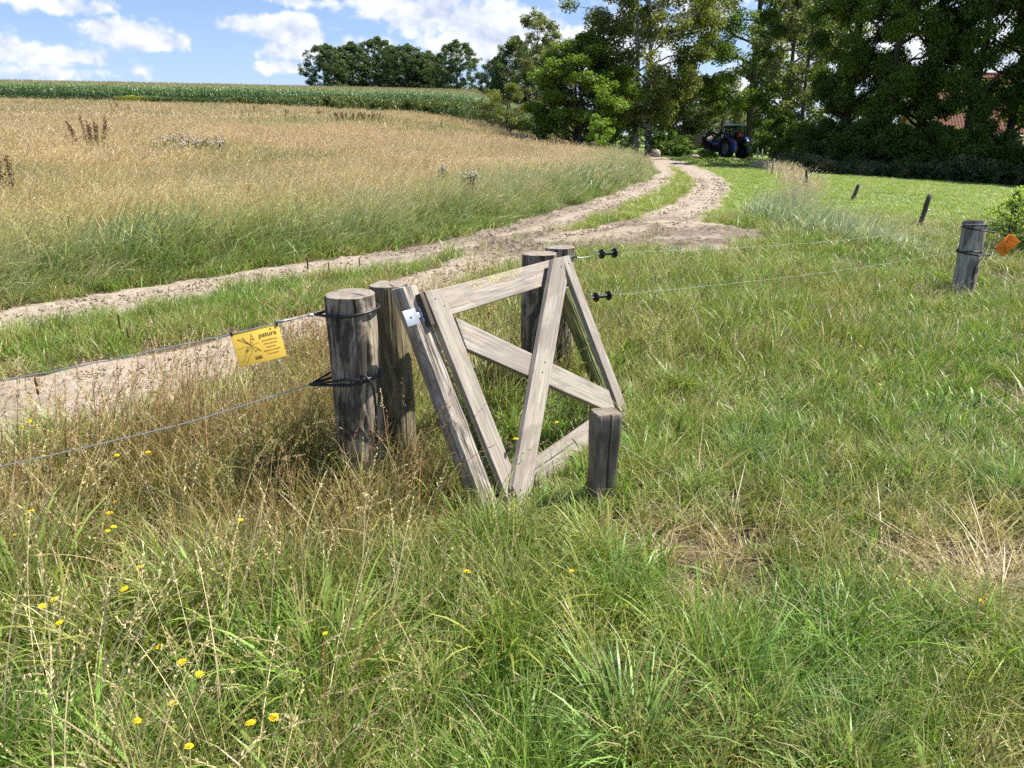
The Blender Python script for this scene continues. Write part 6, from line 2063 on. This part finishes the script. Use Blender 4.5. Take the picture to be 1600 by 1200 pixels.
def flower_meshes():
    V, Q = [], []
    r = random.Random(4)
    for ring, (n, L, up) in enumerate([(15, .0165, .10), (12, .012, .45), (8, .007, .9)]):
        for i in range(n):
            a = i * 2 * math.pi / n + ring * .2 + r.uniform(-.1, .1)
            c, s = math.cos(a), math.sin(a); w = .0021; l_ = L * r.uniform(.85, 1.1)
            z1 = l_ * math.sin(up); x1 = l_ * math.cos(up)
            k = len(V)
            V += [(-s * w * .4, c * w * .4, 0), (c * x1 * .6 - s * w, s * x1 * .6 + c * w, z1 * .7), (c * x1 - s * w * .8, s * x1 + c * w * .8, z1), (c * x1 + s * w * .8, s * x1 - c * w * .8, z1), (c * x1 * .6 + s * w, s * x1 * .6 - c * w, z1 * .7), (s * w * .4, -c * w * .4, 0)]
            Q += [[k, k + 1, k + 4, k + 5], [k + 1, k + 2, k + 3, k + 4]]
    fl_ = mesh('flower_head', V, [Q], M_petal)
    st = MB().tube([(0, 0, 0), (.01, .004, -.12), (.0, .0, -.24), (-.01, 0, -.36)], .0011, 5); st.lathe([(.0011, -.012), (.004, -.008), (.005, -.001), (.003, .0)], seg=10)
    return fl_, st.mesh('stem', M_gstem)


FM, SM = flower_meshes()
FL = [(183, 712, .33), (180, 783, .36), (126, 817, .3), (178, 822, .3), (22, 835, .32), (48, 797, .32), (100, 707, .3), (113, 702, .32), (122, 720, .3), (90, 710, .28), (68, 714, .26), (375, 811, .3), (218, 886, .3), (194, 920, .32), (66, 946, .28), (85, 935, .26),
      (93, 974, .32), (284, 1038, .3), (216, 1132, .3), (296, 1171, .28), (392, 1132, .25), (428, 1123, .3), (508, 988, .26), (730, 887, .22), (893, 887, .2), (836, 653, .3), (870, 662, .3), (806, 688, .3), (312, 1056, .24), (272, 1102, .2), (1420, 903, .14), (1533, 935, .12), (1540, 932, .1),
      (232, 708, .3), (56, 668, .3), (34, 671, .28), (47, 662, .28), (250, 1012, .22), (171, 800, .28), (168, 828, .24), (1326, 520, .2), (1260, 505, .2), (1345, 540, .18), (1375, 600, .15), (895, 512, .25), (903, 530, .25), (924, 538, .25), (1450, 610, .12)]
ORD = ['first', 'second', 'third', 'fourth', 'fifth', 'sixth', 'seventh', 'eighth', 'ninth', 'tenth', 'eleventh', 'twelfth', 'thirteenth', 'fourteenth', 'fifteenth', 'sixteenth']


def region(px, py):
    if px < 260 and py < 760: return 'beside the lower left wire'
    if px < 450 and py < 960: return 'in the brown stalks left of the posts'
    if px < 600: return 'at the bottom left of the meadow'
    if px > 1300 and py > 850: return 'in the worn grass at lower right'
    if py > 850: return 'in the green grass below the gate'
    if 600 < px < 890: return 'showing between the gate boards'
    return 'in the meadow right of the gate'


REG = {}
for f_ in FL: REG.setdefault(region(*f_[:2]), []).append(f_)
for r_ in REG.values(): r_.sort()
for i, (px, py, z_) in enumerate(FL):
    xy = at_z(px, py, z_)
    o = empty('hawkbit', (xy[0], xy[1], z_ + float(H(xy[0], xy[1]))), i * 1.7, label='%s yellow flower from the left %s' % (ORD[REG[region(px, py)].index((px, py, z_))], region(px, py)), cat='flower', group='yellow flowers in the near meadow')
    rr__ = random.Random(i)
    o.rotation_euler = (rr__.uniform(-.35, .15), rr__.uniform(-.3, .3), i * 1.7)
    k = rr__.uniform(.5, .85); o.scale = (k, k, k)
    put('flower_head', FM, o); put('stem', SM, o)

# brown plantain spikes between the ruts
M_spike = simple('brown_seed_spike', (.10, .045, .022), .95, .1, var=.3, scale=60)
SP = MB().lathe([(.0, .0), (.006, .004), (.008, .03), (.008, .09), (.006, .12), (.0, .127)], c=(0, 0, .13), seg=8).mesh('seed_spike', M_spike, True)
SS_ = MB().tube([(0, 0, 0), (.004, 0, .07), (0, 0, .135)], .0022, 5).mesh('stem', M_dstem)
for i, (px, py) in enumerate([(192, 532), (204, 542), (483, 434), (515, 431), (563, 425), (66, 640)]):
    p_ = spot(px, py + 6)
    o = empty('seed_spike_plant', p_, i, label='%s brown seed spike %s' % (['leftmost tall', 'second tall', 'lone far', 'tallest far', 'rightmost far', 'short far', 'front'][i], ['between the ruts behind the yellow sign', 'between the ruts behind the yellow sign', 'left of the three by the upper rut', 'of the three by the upper rut', 'of the three by the upper rut', 'beside the upper rut', 'by the lower rut at the left edge'][i]), cat='plant', group='brown seed spikes between the ruts')
    k = random.Random(i).uniform(.7, 1.0) * (1 + .02 * max(p_.y - 5, 0)); o.scale = (k, k, k)
    put('seed_spike', SP, o); put('stem', SS_, o)
